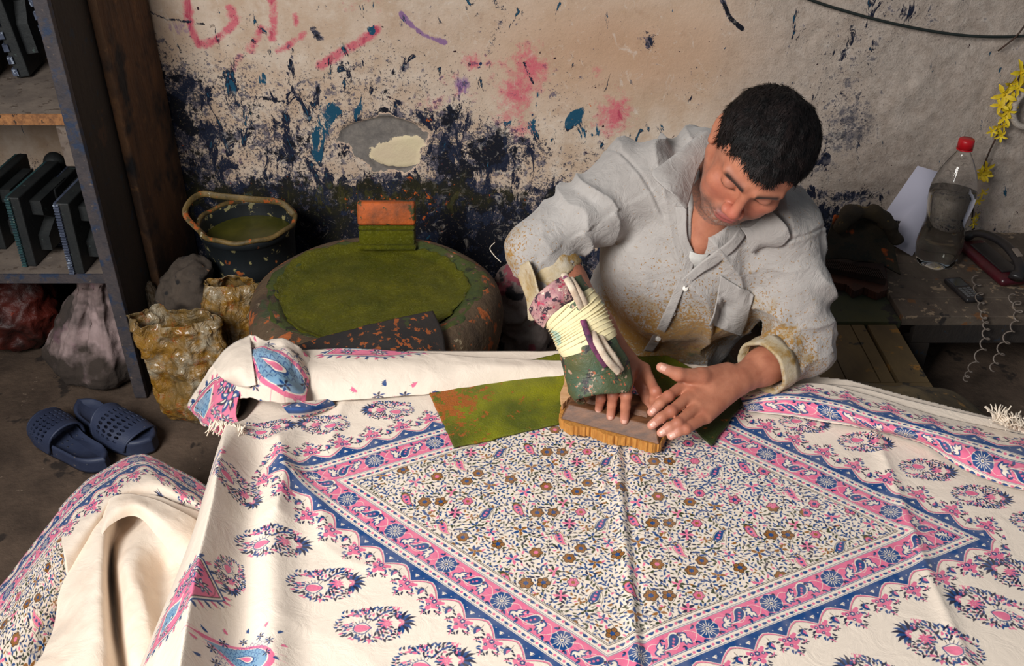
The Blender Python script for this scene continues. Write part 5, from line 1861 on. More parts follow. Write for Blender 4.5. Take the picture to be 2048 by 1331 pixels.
# ------------------------------------------------------------------ things
def lump(name, prims, lo, hi, h, mat, parent=None, amp=.008, sc_=14, seed=1, ridge=True, smooth=2, floor=None, loc=None, wob2=0, dirn=(1, 1, 1), pleat=None):
    v = Vol(lo, hi, h)
    for p in prims:
        if len(p) == 3 and np.ndim(p[1]) == 1: v.ell(p[0], p[1], None, p[2])
        else: v.cap(*p)
    V, F = v.mesh(smooth)
    N = vnormals(V, F)
    q = fbm(V * np.array(dirn), sc_, seed, 4)
    V = V + N * ((amp * (1 - 2 * np.abs(q)) if ridge else amp * q) + wob2 * fbm(V, sc_ * 4, seed + 5, 2))[:, None]
    if pleat:
        px_, py_, n_, am = pleat
        th = np.arctan2(V[:, 1] - py_, V[:, 0] - px_)
        s_ = th * n_ + 3.2 * fbm(V * np.array([1, 1, .6]), 7, seed + 2, 3)
        V = V + N * (am * (1.1 - 1.9 * np.abs(np.sin(s_ * .5)) ** .7))[:, None]
    if floor is not None: V[:, 2] = np.maximum(V[:, 2], floor)
    return mobj(name, V, F, mat, parent, loc=loc)


# --- the printing block under his hands
m_blockwood = dirty('dark_block_wood', srgb(118, 76, 46), srgb(80, 50, 30), 16, .5, bump=.6, bscale=90, stretch=(1.2, 8, 6), bdist=.001)
m_amber = dirty('amber_block_wood', srgb(206, 146, 70), srgb(172, 112, 48), 40, .55, stretch=(6, 6, 1), bump=.7, bscale=160, bdist=.0015)
m_pale = dirty('pale_block_wood', srgb(222, 176, 132), srgb(196, 148, 100), 24, .6, stretch=(1, 5, 1), bump=.4, bscale=90, bdist=.001)
bk = empty('printing_block', at(1220, 840, z=TZ), 'carved wooden printing block with amber scalloped edge, pressed under both hands', 'printing block')
zb = TZ + .010


def outline(pp, z): return [tuple(at(a, b, z=z)[:2]) for a, b in pp]


def carved(pts, n, amp, seed):
    """dense outline with small scallops"""
    out = []
    R = random.Random(seed)
    m = len(pts)
    for i in range(m):
        a, b = np.array(pts[i]), np.array(pts[(i + 1) % m])
        L = np.linalg.norm(b - a); k = max(2, int(L / .0022))
        nn = np.array([b[1] - a[1], a[0] - b[0]]) / L
        for j in range(k):
            t_ = j / k
            out.append(tuple(a + (b - a) * t_ + nn * amp * (abs(math.sin(t_ * L / .011 * math.pi)) - .5 + .25 * math.sin(j * 2.1))))
    return out


base_out = outline([(1118, 852), (1136, 868), (1180, 872), (1216, 888), (1262, 892), (1300, 905), (1319, 903), (1334, 872), (1338, 828), (1150, 800), (1126, 812)], zb)
MB().prism(carved(base_out, 0, .0028, 3), zb, zb + .020).build('carved_face', m_amber, bk)
top_o = outline([(1121, 838), (1318, 890), (1334, 846), (1336, 812), (1152, 786), (1136, 800)], zb + .020)
def frustum(name, lo, hi, z0, z1, mat, par):
    n = len(lo)
    V = [(x, y, z0) for x, y in lo] + [(x, y, z1) for x, y in hi]
    F = [tuple(range(n))[::-1], tuple(range(n, 2 * n))] + [(k, (k + 1) % n, n + (k + 1) % n, n + k) for k in range(n)]
    o = mobj(name, V, F, mat, par, smooth=False)
    b = o.modifiers.new('soft', 'BEVEL'); b.width = .0018; b.segments = 2
    return o


frustum('block_body', top_o, outline([(1137, 808), (1312, 852), (1322, 830), (1326, 806), (1160, 778), (1148, 790)], zb + .044), zb + .0205, zb + .044, m_blockwood, bk)
frustum('grip', outline([(1170, 806), (1296, 836), (1312, 800), (1190, 776)], zb + .0445), outline([(1178, 796), (1294, 822), (1304, 794), (1196, 772)], zb + .052), zb + .0445, zb + .052, m_blockwood, bk)
back_o = outline([(1124, 822), (1150, 795), (1162, 780), (1152, 748), (1128, 748), (1130, 775), (1120, 800)], zb + .018)
MB().prism(carved(back_o, 0, .0014, 5), zb + .0215, zb + .034).build('carved_end', m_pale, bk)

# --- two green colour-soaked mats lying over the cloth
m_green = NT('green_paste')
gc = m_green.mix(m_green.ramp(m_green.noise(14, 4, .6), .35, .7), srgb(108, 106, 16), srgb(84, 88, 16))
gc = m_green.mix(m_green.ramp(m_green.noise(44, 5, .7), .62, .78), gc, srgb(56, 66, 22))
m_green.base(gc); m_green.rough(.33); m_green.b.inputs['Specular IOR Level'].default_value = .35
m_green.bump(m_green.noise(95, 5, .75, dist=2.2), 1.0, .007)
m_mat = NT('green_stained_mat')
gm = m_mat.mix(m_mat.ramp(m_mat.noise(7, 4, .6), .4, .62), srgb(136, 136, 18), srgb(86, 94, 22))
at_ = m_mat.sep(m_mat.attr('edge').outputs[0])
vv = m_mat.math('MULTIPLY_ADD', m_mat.math('SUBTRACT', m_mat.noise(60, 5, .7), .5), 3.6, at_[0])
gm = m_mat.mix(m_mat.ramp(at_[1], .1, .9), gm, srgb(50, 62, 28))
gm = m_mat.mix(m_mat.ramp(vv, .42, .60), gm, srgb(166, 92, 34))
m_mat.base(gm); m_mat.rough(.5); m_mat.b.inputs['Specular IOR Level'].default_value = .3
m_mat.bump(m_mat.noise(120, 4, .65, dist=2.5), .8, .003)


def gmat(name, corners, label, z, om):
    c = [at(a, b, z=z) for a, b in corners]
    n, m = 60, 90
    tu = np.linspace(0, 1, n)[:, None, None]; tv = np.linspace(0, 1, m)[None, :, None]
    P = c[0] * (1 - tu) * (1 - tv) + c[1] * (1 - tu) * tv + c[3] * tu * (1 - tv) + c[2] * tu * tv
    P = P.reshape(-1, 3)
    ed = .0016 * vnoise(P, 60, 3)
    V = P.copy(); V[:, 2] += .0016 * vnoise(P, 12, 4) + .0008 * vnoise(P, 40, 6) + .002
    V[:, 0] += ed; V[:, 1] += .0016 * vnoise(P, 70, 8)
    o = mobj(name, V, gridF(n, m, True), m_mat.m)
    color_attr(o, 'edge', om(np.broadcast_to(tu, (n, m, 1)).reshape(-1), np.broadcast_to(tv, (n, m, 1)).reshape(-1)))
    s_ = o.modifiers.new('thickness', 'SOLIDIFY'); s_.thickness = .0035; s_.offset = 1
    tagit(o, label, 'mat')
    return o


gmat('color_mat', [(848, 768), (1140, 706), (1168, 838), (908, 897)], 'olive green colour-soaked mat left of the hands, orange crust at its outer end', TZ + .003,
     lambda u, v: np.stack([np.clip(.86 - np.hypot((u - .35) * .5, v - .08) * 2.3, 0, 1), np.clip(.5 - v * 2.2, 0, 1) + .4 * np.clip(u - .7, 0, 1), 0 * u], 1))
gmat('color_mat', [(1255, 720), (1332, 714), (1496, 796), (1422, 894)],
     'dark green colour-soaked mat under the bare left hand, right of the block', TZ + .004,
     lambda u, v: np.stack([0 * u, .45 + .5 * u, 0 * u], 1))

# --- clay basin brimming with green colour
BC = np.array([-.312, 1.925, 0])
m_clay = dirty('crusted_clay', srgb(96, 76, 54), srgb(62, 48, 36), 9, .8, [(srgb(166, 88, 42), 22, .58), (srgb(58, 64, 40), 12, .60), (srgb(146, 130, 104), 40, .66)], .9, 45, .006)
bs = empty('clay_basin', BC, 'broad thick-rimmed clay basin full of wet olive green dye', 'basin')
bw_ = lambda a, z: 1 + .012 * math.sin(3 * a + 1) + .008 * math.sin(7 * a)
prof = [(.10, .02), (.17, .0), (.19, .02), (.235, .10), (.272, .19), (.287, .26), (.287, .300), (.278, .335), (.258, .356), (.235, .362), (.215, .356), (.203, .343), (.195, .325), (.17, .30), (.001, .29)]
MB().lathe(BC, [tuple(q) for q in crom(np.array(prof), 60)], 96, wob=bw_).build('basin_body', m_clay, bs, smooth=True)
# wet dye, a rough-edged disc that also smears over the left and back rim
nr, na = 46, 150
Pp = []
for i in range(nr):
    for k in range(na):
        a = 2 * math.pi * k / na
        lim = .212 + .008 * math.sin(3 * a + .5) + .004 * math.sin(8 * a + 1) + .016 * max(0, math.cos(a - 2.2)) + .0022 * math.sin(19 * a + 2 * math.sin(3 * a)) + .002 * math.sin(37 * a)
        rr = lim * (i / (nr - 1)) ** .8
        z = .350 + (.016 * np.clip((rr - .195) / .03, 0, 1) if rr > .195 else 0)
        if i == nr - 1: z -= .006
        Pp.append((BC[0] + rr * math.cos(a) - .004, BC[1] + rr * math.sin(a), z))
Pp = np.array(Pp); Pp[:, 2] += .0028 * fbm(Pp, 26, 3, 3) * (1 - 0)
Fp = np.array([(i * na + k, i * na + (k + 1) % na, (i + 1) * na + (k + 1) % na, (i + 1) * na + k) for i in range(nr - 1) for k in range(na)])[:, ::-1]
mobj('dye', Pp, Fp, m_green.m, bs)
MB().tube(crom(np.array([at(1002, 524, z=.345), at(988, 510, z=.36), at(980, 496, z=.368), at(990, 484, z=.376)]), 20), .0012, 5).build('string', m_thread, bs, smooth=True)

# darker half-dried skin around the wet dye
Pq = []
for i in range(16):
    for k in range(na):
        a = 2 * math.pi * k / na
        lim = .236 + .008 * math.sin(2 * a + 1.5) + .006 * math.sin(7 * a) + .012 * max(0, math.cos(a - .1)) + .003 * math.sin(29 * a)
        rr = .190 + (lim - .190) * i / 15
        z = float(np.interp(rr, [.19, .203, .215, .235, .258, .270], [.338, .346, .358, .3635, .3575, .347]))
        if i == 15: z -= .006
        Pq.append((BC[0] + rr * math.cos(a) * (1 + .012 * math.sin(3 * a + 1) + .008 * math.sin(7 * a)), BC[1] + rr * math.sin(a) * (1 + .012 * math.sin(3 * a + 1) + .008 * math.sin(7 * a)), z))
Pq = np.array(Pq); Pq[:, 2] += .0014 * fbm(Pq, 50, 3, 3)
m_skin2 = dirty('dried_green_dye', srgb(50, 66, 34), srgb(70, 78, 28), 20, .5, [(srgb(34, 40, 26), 30, .58)], .9, 110, .003)
mobj('dried_dye', Pq, Fp[Fp.max(1) < 16 * na], m_skin2, bs)

# --- orange-stained block standing in the dye
sb = empty('dye_pad', (-.300, 2.135, .35), 'orange-topped pad standing in the green dye at the basin back rim', 'pad')
m_or = dirty('orange_crust', srgb(196, 92, 30), srgb(120, 62, 26), 24, .7, [(srgb(60, 60, 24), 22, .58)], .8, 70, .003)
Rb = rotx(-.28)
MB().box((-.300, 2.150, .437), (.138, .034, .056), Rb, bev=.006).build('pad_top', m_or, sb, smooth=True)
mb = MB()
for k, (w, d, hh) in enumerate(((.136, .042, .012), (.133, .044, .036), (.142, .060, .012))):
    mb.box((-.300, 2.143 - k * .007, (.403, .381, .360)[k]), (w, d, hh), Rb, bev=.0055)
o_ = mb.build('dye_layers', m_green.m, sb, smooth=True); o_['kind'] = 'stuff'

# --- dark stained sheet leaning over the front of the basin
m_dark = dirty('dark_stained_sheet', srgb(34, 32, 34), srgb(48, 42, 38), 10, .6, [(srgb(150, 78, 36), 60, .58), (srgb(54, 62, 34), 14, .62)], .6, 80, .002)
Pd = [[at(585, 692, z=.405), at(690, 662, z=.398), at(780, 640, z=.398), at(866, 622, z=.392)],
      [at(600, 715, z=.392), at(700, 694, z=.39), at(795, 676, z=.388), at(884, 660, z=.375)],
      [at(620, 745, z=.375), at(715, 735, z=.372), at(800, 722, z=.365), at(892, 706, z=.345)]]
o_ = sheet('stained_sheet', Pd, 40, 60, .004, m_dark, None, .002)
tagit(o_, 'dark orange-flecked sheet leaning on the front rim of the clay basin', 'sheet')

# --- dye bucket
KC = np.array([-.682, 2.30, 0])
bu = empty('bucket', KC, 'dark bucket streaked with drips, half full of green dye', 'bucket')
m_bkt = dirty('dripped_bucket', srgb(30, 36, 40), srgb(22, 26, 28), 8, .55, [(srgb(150, 140, 96), 34, .60), (srgb(160, 84, 38), 18, .66)], .4, 40, .002, stretch=(1, 1, .22))
MB().lathe(KC, [(.002, .004), (.092, .004), (.096, .0), (.100, .02), (.114, .26), (.117, .315), (.122, .318), (.124, .330), (.123, .341), (.1185, .342), (.1160, .33), (.110, .25), (.107, .20)], 64).build('bucket_body', m_bkt, bu, smooth=True)
m_rimp = dirty('crusted_rim', srgb(120, 96, 50), srgb(70, 60, 34), 30, .6, [(srgb(206, 196, 168), 30, .64), (srgb(176, 88, 34), 26, .58)], .8, 80, .003)
a_ = np.linspace(0, 2 * math.pi, 90)
MB().tube(np.stack([KC[0] + .1225 * np.cos(a_), KC[1] + .1225 * np.sin(a_), .340 + .002 * np.sin(a_ * 9)], 1), .0065, 8, cap=False).build('rim', m_rimp, bu, smooth=True)
m_dg = NT('dark_green_dye'); m_dg.base(m_dg.mix(m_dg.ramp(m_dg.noise(10, 3), .4, .7), srgb(74, 72, 20), srgb(50, 52, 18))); m_dg.rough(.3); m_dg.bump(m_dg.noise(30, 3), .3, .002)
MB().lathe(KC, [(.0005, .298), (.06, .298), (.113, .299)], 64).build('dye', m_dg.m, bu, smooth=True)
hp = [at(408, 470, z=.335), at(372, 432, z=.37), at(378, 405, z=.40), at(404, 388, z=.405), at(440, 392, z=.40), at(500, 398, z=.395), at(560, 405, z=.375), at(588, 430, z=.345)]
MB().tube(crom(np.array(hp), 50), .0085, 10, flat=.35).build('bucket_handle', m_rimp, bu, smooth=True)

# --- shelving at the left
PX, PYF = -.914, 2.0
m_shelf = dirty('dirty_dark_board', srgb(30, 26, 25), srgb(46, 36, 28), 6, .8, [(srgb(66, 46, 32), 8, .60), (srgb(30, 38, 48), 24, .62)], .8, 50, .005, stretch=(1, 1, .35))
m_edge = dirty('painted_shelf_edge', srgb(54, 52, 58), srgb(76, 68, 68), 30, .7, [(srgb(120, 102, 86), 90, .64), (srgb(40, 54, 78), 30, .54), (srgb(176, 90, 40), 24, .70)], .7, 120, .002, soft=.1)
m_top = dirty('scuffed_shelf', srgb(132, 118, 106), srgb(104, 92, 84), 14, .85, [(srgb(92, 78, 68), 50, .60), (srgb(186, 176, 166), 70, .68)], .5, 80, .002)
shf = empty('shelving_unit', (PX - .33, 2.25, 0), 'tall dirty wooden shelving with a dark paint-smeared side panel, left of the basin', 'shelves')
MB().box((PX - .012, 2.252, .50), (.024, .480, .998), bev=.002).build('side_panel', m_shelf, shf)
MB().box((PX - .014, 2.002, .50), (.030, .018, .998), bev=.002).build('front_edge', m_edge, shf)
MB().box((PX - .36, 2.250, .724), (.668, .470, .022), bev=.002).build('shelf_board', m_top, shf)
MB().box((PX - .36, 2.250, .336), (.668, .470, .022), bev=.002).build('shelf_board', m_top, shf)
m_rawe = dirty('raw_board_edge', srgb(176, 122, 74), srgb(120, 80, 50), 60, .8, [(srgb(60, 44, 34), 70, .6)], .8, 160, .002)
MB().box((PX - .36, 2.011, .724), (.668, .004, .024)).build('board_edge', m_rawe, shf)
MB().box((PX - .36, 2.011, .336), (.668, .004, .024)).build('board_edge', m_edge, shf)
MB().box((PX - .045, 2.05, .66), (.038, .05, .10), bev=.003).build('corner_post', m_top, shf)
MB().box((PX - .685, 2.25, .50), (.022, .48, .998)).build('side_panel', m_shelf, shf)
m_col = dirty('rough_timber', srgb(104, 72, 46), srgb(62, 44, 32), 12, .9, [(srgb(118, 84, 54), 26, .60), (srgb(26, 24, 26), 6, .50)], 1.0, 40, .012, stretch=(1, 1, .3), soft=.12)
MB().box((PX + .0115, 2.335, .62), (.022, .315, 1.24), bev=.005).build('timber_post', m_col)
tagit(bpy.data.objects['timber_post'], 'rough dark brown timber post in the corner between shelving and wall', 'post')

# --- printing blocks standing on the shelves
m_bdark = dirty('ink_black_wood', srgb(26, 30, 32), srgb(40, 42, 42), 20, .6, [(srgb(64, 78, 74), 50, .66)], .5, 90, .002)
m_teal = dirty('teal_inked_teeth', srgb(44, 84, 84), srgb(34, 52, 62), 60, .7, [(srgb(150, 160, 140), 90, .64)], .5, 140, .002)
m_bluet = dirty('blue_inked_teeth', srgb(84, 92, 112), srgb(46, 54, 74), 40, .7, [(srgb(150, 160, 176), 60, .6)], .5, 140, .002)


def shelf_block(x, y0, z, h, depth, th, label, mt, lean=0.0, teeth=26, yaw=0.0):
    e = empty('printing_block', (x, y0, z), label, 'printing block', 'printing blocks on the shelves')
    R = rotz(yaw) @ roty(lean)
    def T(p): return np.array([x, y0, z]) + R @ np.array(p)
    mb = MB()
    # slab: carved face towards -x, chamfered profile, with dovetail cut handle on +x
    mb.box(T((0, depth / 2, h / 2)), (th, depth, h), R, bev=.003)
    mb.build('block_body', m_bdark, e)
    hb = MB()
    pts = [(-.5, .0), (-.5, .30), (-.15, .5), (-.5, .72), (-.5, 1.0), (.5, 1.0), (.5, .72), (.15, .5), (.5, .30), (.5, 0)]
    poly = [(q[0] * depth * .62, (q[1] - .5) * h * .72) for q in pts]
    Rh = R @ np.array([[0, 0, 1], [1, 0, 0], [0, 1, 0]])
    hb.prism(poly, 0, .026, Rh, T((th / 2 + .0003, depth * .5, h * .5)))
    hb.build('handle', m_bdark, e)
    tb_ = MB()
    for k in range(teeth):
        zz = h * (k + .5) / teeth
        tb_.box(T((-th / 2 - .0032, depth * .5, zz)), (.006, depth * .96, h / teeth * .55), R)
        tb_.box(T((-th / 2 + .003, -.0032, zz)), (th * .40, .006, h / teeth * .55), R)
    o = tb_.build('carved_teeth', mt, e); o['kind'] = 'stuff'
    return e


def bx_(px, py, z=.3475):
    w = at(px, py, z=z); return w[0], w[1]


for (px, py, h, dep, th, lab, mt, ln, yw) in (
        (-8, 500, .165, .20, .024, 'dark printing block, leftmost of the row on the lower shelf', m_teal, .02, -.05),
        (50, 534, .178, .21, .028, 'dark block with teal serrated edge, second from left on lower shelf', m_teal, .03, -.06),
        (118, 492, .150, .19, .022, 'block set further back with fine pale teeth, lower shelf', m_bluet, .02, -.03),
        (142, 553, .180, .21, .030, 'dark block with blue serrated edge beside the shelf panel, lower shelf', m_bluet, .03, -.05)):
    x, y = bx_(px, py)
    shelf_block(x + .012, max(y + .003, 2.012), .3475, h, dep, th, lab, mt, ln, 26, yw)
# rounded dark block lying in the gap at far left
o_ = lump('wooden_pestle', [((-1.135, 2.30, .40), (-1.135, 2.30, .50), .032, .026, .01)], (-1.2, 2.22, .34), (-1.07, 2.37, .56), .004, m_bdark, amp=.002, floor=.3475)
tagit(o_, 'dark rounded wooden block in the far corner of the lower shelf', 'block')
for (px, py, h, dep, th, lab, mt, ln) in (
        (-34, 172, .30, .16, .028, 'tall blue-black block at the frame edge, upper shelf', m_bluet, -.05),
        (48, 158, .31, .15, .030, 'tall stepped-edge block second from right, upper shelf', m_bluet, -.10),
        (128, 150, .33, .15, .028, 'tall block with pale blue stepped edge nearest the panel, upper shelf', m_bluet, -.10)):
    w = at(px, py, z=.7355)
    shelf_block(min(w[0], PX - .075), w[1], .7355 + .004, h, dep, th, lab, mt, ln, 11, .1)

# --- sack beneath the shelves
m_sack = dirty('stained_sackcloth', srgb(168, 146, 144), srgb(120, 100, 96), 7, .95, [(srgb(160, 104, 132), 7, .58), (srgb(62, 54, 50), 7, .47), (srgb(190, 178, 170), 18, .66)], .7, 60, .004, soft=.16)
sk0 = at(175, 800, z=0)
sx, sy = sk0[0] + .01, sk0[1] + .14
def gathered(name, base, prof, mat, ph, npl, amp, crump, seed, parent=None, nz=110, na_=220, dirt=None):
    """a soft bag: prof rows (t, z, rx, ry, cx, cy); pleats run from the gathered top and die out downwards"""
    pr = crom(np.array(prof, float), nz)
    R = np.random.RandomState(seed)
    th = np.linspace(0, 2 * math.pi, na_, endpoint=False)
    V = []
    ks = [(npl, 1.0), (npl * 2 + 1, .45), (3, .8)]
    phs = R.rand(3) * 6.28
    for i, (t_, z, rx, ry, cx, cy) in enumerate(pr):
        w = 0
        for (k, a_), p_ in zip(ks, phs):
            w = w + a_ * (1 - 1.6 * np.abs(np.sin(.5 * (k * th + p_ + 1.6 * np.sin(2.2 * t_ + p_) + .6 * np.sin(3 * th)))) ** .8)
        q = 1 + amp * w * (.25 + .75 * t_)
        V.append(np.stack([base[0] + cx + rx * q * np.cos(th), base[1] + cy + ry * q * np.sin(th), np.full(na_, z)], 1))
    V = np.array(V).reshape(-1, 3)
    F = np.array([(i * na_ + k, i * na_ + (k + 1) % na_, (i + 1) * na_ + (k + 1) % na_, (i + 1) * na_ + k) for i in range(nz - 1) for k in range(na_)])
    N = vnormals(V, F)
    cr = 1 - 2.2 * np.abs(fbm(V, 11, seed, 3)); cr2 = 1 - 2.2 * np.abs(fbm(V, 26, seed + 3, 3))
    V = V + N * (crump * (cr + .4 * cr2))[:, None]
    V[:, 2] = np.maximum(V[:, 2], .0015)
    o = mobj(name, V, F, mat, parent)
    s_ = o.modifiers.new('thickness', 'SOLIDIFY'); s_.thickness = .0016; s_.offset = -1
    if dirt is not None:
        color_attr(o, 'dirt', np.repeat(np.clip((dirt - V[:, 2]) / dirt + .15, 0, 1)[:, None], 3, 1))
    return o


def with_dirt(m, c):
    t = m.node_tree; b = t.nodes['Principled BSDF']
    src = b.inputs['Base Color'].links[0].from_socket
    at2 = t.nodes.new('ShaderNodeAttribute'); at2.attribute_name = 'dirt'
    nz = t.nodes.new('ShaderNodeTexNoise'); nz.inputs['Scale'].default_value = 16; nz.inputs['Detail'].default_value = 5
    tc = t.nodes.new('ShaderNodeTexCoord'); t.links.new(tc.outputs['Object'], nz.inputs['Vector'])
    ad = t.nodes.new('ShaderNodeMath'); ad.operation = 'MULTIPLY_ADD'; ad.inputs[1].default_value = 2.4
    t.links.new(nz.outputs['Fac'], ad.inputs[0]); t.links.new(at2.outputs['Fac'], ad.inputs[2])
    mr = t.nodes.new('ShaderNodeMapRange'); mr.inputs['From Min'].default_value = 1.35; mr.inputs['From Max'].default_value = 1.85
    t.links.new(ad.outputs[0], mr.inputs['Value'])
    mx_ = t.nodes.new('ShaderNodeMixRGB'); mx_.inputs[2].default_value = (*c, 1)
    t.links.new(mr.outputs[0], mx_.inputs[0]); t.links.new(src, mx_.inputs[1]); t.links.new(mx_.outputs[0], b.inputs['Base Color'])
    return m


with_dirt(m_sack, srgb(62, 52, 46))
o_ = gathered('cloth_sack', (sx - .005, sy - .01), [(0, .004, .004, .004, 0, 0), (.06, .003, .080, .070, 0, 0), (.15, .025, .118, .105, 0, 0), (.3, .075, .122, .108, .0, 0), (.5, .145, .098, .085, .010, 0), (.7, .215, .066, .058, .024, 0),
                                              (.85, .262, .046, .042, .036, -.004), (.95, .292, .044, .034, .046, -.010), (1, .305, .030, .022, .052, -.014), (1, .300, .004, .004, .054, -.014)],
              m_sack, 0, 7, .20, .0060, 3, dirt=.13)
tagit(o_, 'pink-stained dirty cloth sack slumped beneath the shelving', 'sack')
m_red = dirty('dark_red_bag', srgb(92, 30, 20), srgb(40, 20, 18), 12, .5, [(srgb(150, 52, 26), 14, .6)], .8, 40, .006)
rb = at(10, 730, z=0)
o_ = lump('plastic_sack', [((rb[0], rb[1] + .12, .09), (.12, .10, .10), .03), ((rb[0] + .03, rb[1] + .14, .16), (.07, .07, .06), .04)], (rb[0] - .2, rb[1] - .1, -.01), (rb[0] + .2, rb[1] + .3, .26), .006, m_red, amp=.010, sc_=14, seed=6, floor=.001, wob2=.003)
tagit(o_, 'crumpled dark red bag at the left frame edge under the shelving', 'bag')

# --- slippers
m_rub = dirty('navy_rubber', srgb(42, 50, 74), srgb(54, 62, 86), 14, .55, [(srgb(120, 110, 100), 60, .68)], .3, 140, .001)
m_rubd = dirty('worn_footbed', srgb(48, 54, 74), srgb(34, 38, 52), 30, .7, [(srgb(120, 110, 100), 70, .66)], .4, 90, .001)


def slipper(heel, toe, label, left):
    hx, hy = heel[:2]; d = np.array(toe[:2]) - np.array(heel[:2]); L = .275
    an = math.atan2(d[1], d[0])
    e = empty('slipper', (hx, hy, 0), label, 'slipper', 'navy slippers on the floor')
    R = rotz(an)
    def T(p): return np.array([hx, hy, 0]) + R @ np.array(p)
    N_ = 44
    t = np.linspace(0, 2 * math.pi, N_, endpoint=False)
    xx = .5 - .5 * np.cos(t)
    w = np.interp(xx, [0, .06, .15, .4, .7, .88, .97, 1], [0, .022, .033, .034, .046, .042, .024, 0])
    yy = np.where(np.sin(t) >= 0, 1, -1) * w * np.sqrt(np.clip(np.abs(np.sin(t)), 0, 1)) ** .2
    bend = .012 * np.sin(xx * math.pi) * (1 if left else -1)
    ox, oy = xx * L, yy + bend
    mb = MB()
    rings = [(1.0, .0), (1.02, .008), (1.0, .022), (1.02, .028), (.97, .033), (.90, .032), (.86, .025), (.5, .024), (.01, .024)]
    V = []
    cxm = L * .5
    for sc_, z in rings:
        for a, b in zip(ox, oy):
            lift = .010 * (a / L) ** 2 + (.006 * (1 - a / L) ** 2)
            V.append(T((cxm + (a - cxm) * (sc_ if sc_ > .8 else sc_), b * sc_, z + (lift if z > .015 else 0))))
    F = [(i * N_ + k, i * N_ + (k + 1) % N_, (i + 1) * N_ + (k + 1) % N_, (i + 1) * N_ + k) for i in range(len(rings) - 1) for k in range(N_)]
    F.append(tuple(range(N_))[::-1])
    mb.add(V, F).build('sole', m_rub, e, smooth=True)
    # dimples on the footbed
    db = MB()
    for i in range(11):
        for j in range(5):
            x = L * (.10 + .078 * i); y = (j - 2) * .0125 + .012 * math.sin(x / L * math.pi) * (1 if left else -1)
            db.lathe(T((x, y, .0255 + .008 * (x / L) ** 2)), [(.0032, 0), (.0026, .0016), (.0001, .002)], 8)
    o = db.build('footbed_studs', m_rubd, e, smooth=True); o['kind'] = 'stuff'
    # perforated strap
    nu, nv = 13, 6
    V = []; F = []
    def S(u, v):          # u across (-1..1), v along
        x = L * (.50 + .36 * v) + (.012 * (1 - u * u)) * (1 if v > .5 else -1) * abs(v - .5) * 2
        wd = np.interp(x / L, [.4, .7, .9], [.042, .051, .044])
        y = math.sin(u * math.pi / 2) * wd + .012 * math.sin(x / L * math.pi) * (1 if left else -1)
        z = .016 + .060 * (1 - .38 * v) * math.cos(u * math.pi / 2) ** .62
        return T((x, y, z))
    for i in range(nu):
        for j in range(nv):
            u0, u1 = -1 + 2 * i / nu, -1 + 2 * (i + 1) / nu
            v0, v1 = j / nv, (j + 1) / nv
            cu, cv = (u0 + u1) / 2, (v0 + v1) / 2
            P8 = [(u0, v0), (cu, v0), (u1, v0), (u1, cv), (u1, v1), (cu, v1), (u0, v1), (u0, cv)]
            n0 = len(V)
            V += [S(*p) for p in P8]
            if 1 <= i < nu - 1 and 1 <= j < nv - 1 + (1 if nv > 5 else 0) and j < nv - 1:
                for k in range(8):
                    a = -3 * math.pi / 4 + k * math.pi / 4
                    V.append(S(cu + .34 * (u1 - u0) * math.cos(a), cv + .34 * (v1 - v0) * math.sin(a)))
                F += [(n0 + k, n0 + (k + 1) % 8, n0 + 8 + (k + 1) % 8, n0 + 8 + k) for k in range(8)]
            else:
                F.append(tuple(n0 + k for k in range(8)))
    o = mobj('strap', np.array(V), F, m_rub, e, smooth=False)
    s_ = o.modifiers.new('weld', 'WELD'); s_.merge_threshold = .0002
    s_ = o.modifiers.new('thickness', 'SOLIDIFY'); s_.thickness = .0045; s_.offset = 0
    for v in (0.0, 1.0):
        MB().tube(np.array([S(u, v) for u in np.linspace(-1, 1, 30)]), .0032, 8).build('strap_rim', m_rub, o, smooth=True)


slipper(at(214, 935, z=.01), at(66, 830, z=.01), 'navy rubber slipper nearer the cloth, empty heel towards the camera', True)
slipper(at(160, 815, z=.01), at(322, 905, z=.01), 'navy rubber slipper with its perforated strap pointing right, behind the other', False)

# --- plastic bags smeared with orange and yellow
def plastic(name, c1, c2, c3, seed):
    t = NT(name)
    n = t.noise(9, 5, .65, off=(seed, 0, 0)); n2 = t.noise(30, 5, .7, off=(0, seed, 0))
    c = t.mix(t.ramp(n, .38, .62), c1, c2)
    c = t.mix(t.ramp(n2, .56, .66), c, c3)
    c = t.mix(t.ramp(t.noise(12, 5, .7, off=(2, 2, seed)), .50, .66), c, srgb(206, 194, 168))  # pale patches: white highlights of the crumpled plastic, painted into the colour
    t.base(c); t.rough(.22)
    t.b.inputs['Transmission Weight'].default_value = .3
    t.b.inputs['Coat Weight'].default_value = .4
    t.bump(t.noise(22, 5, .65, dist=2.5), 1.0, .012)
    return t.m


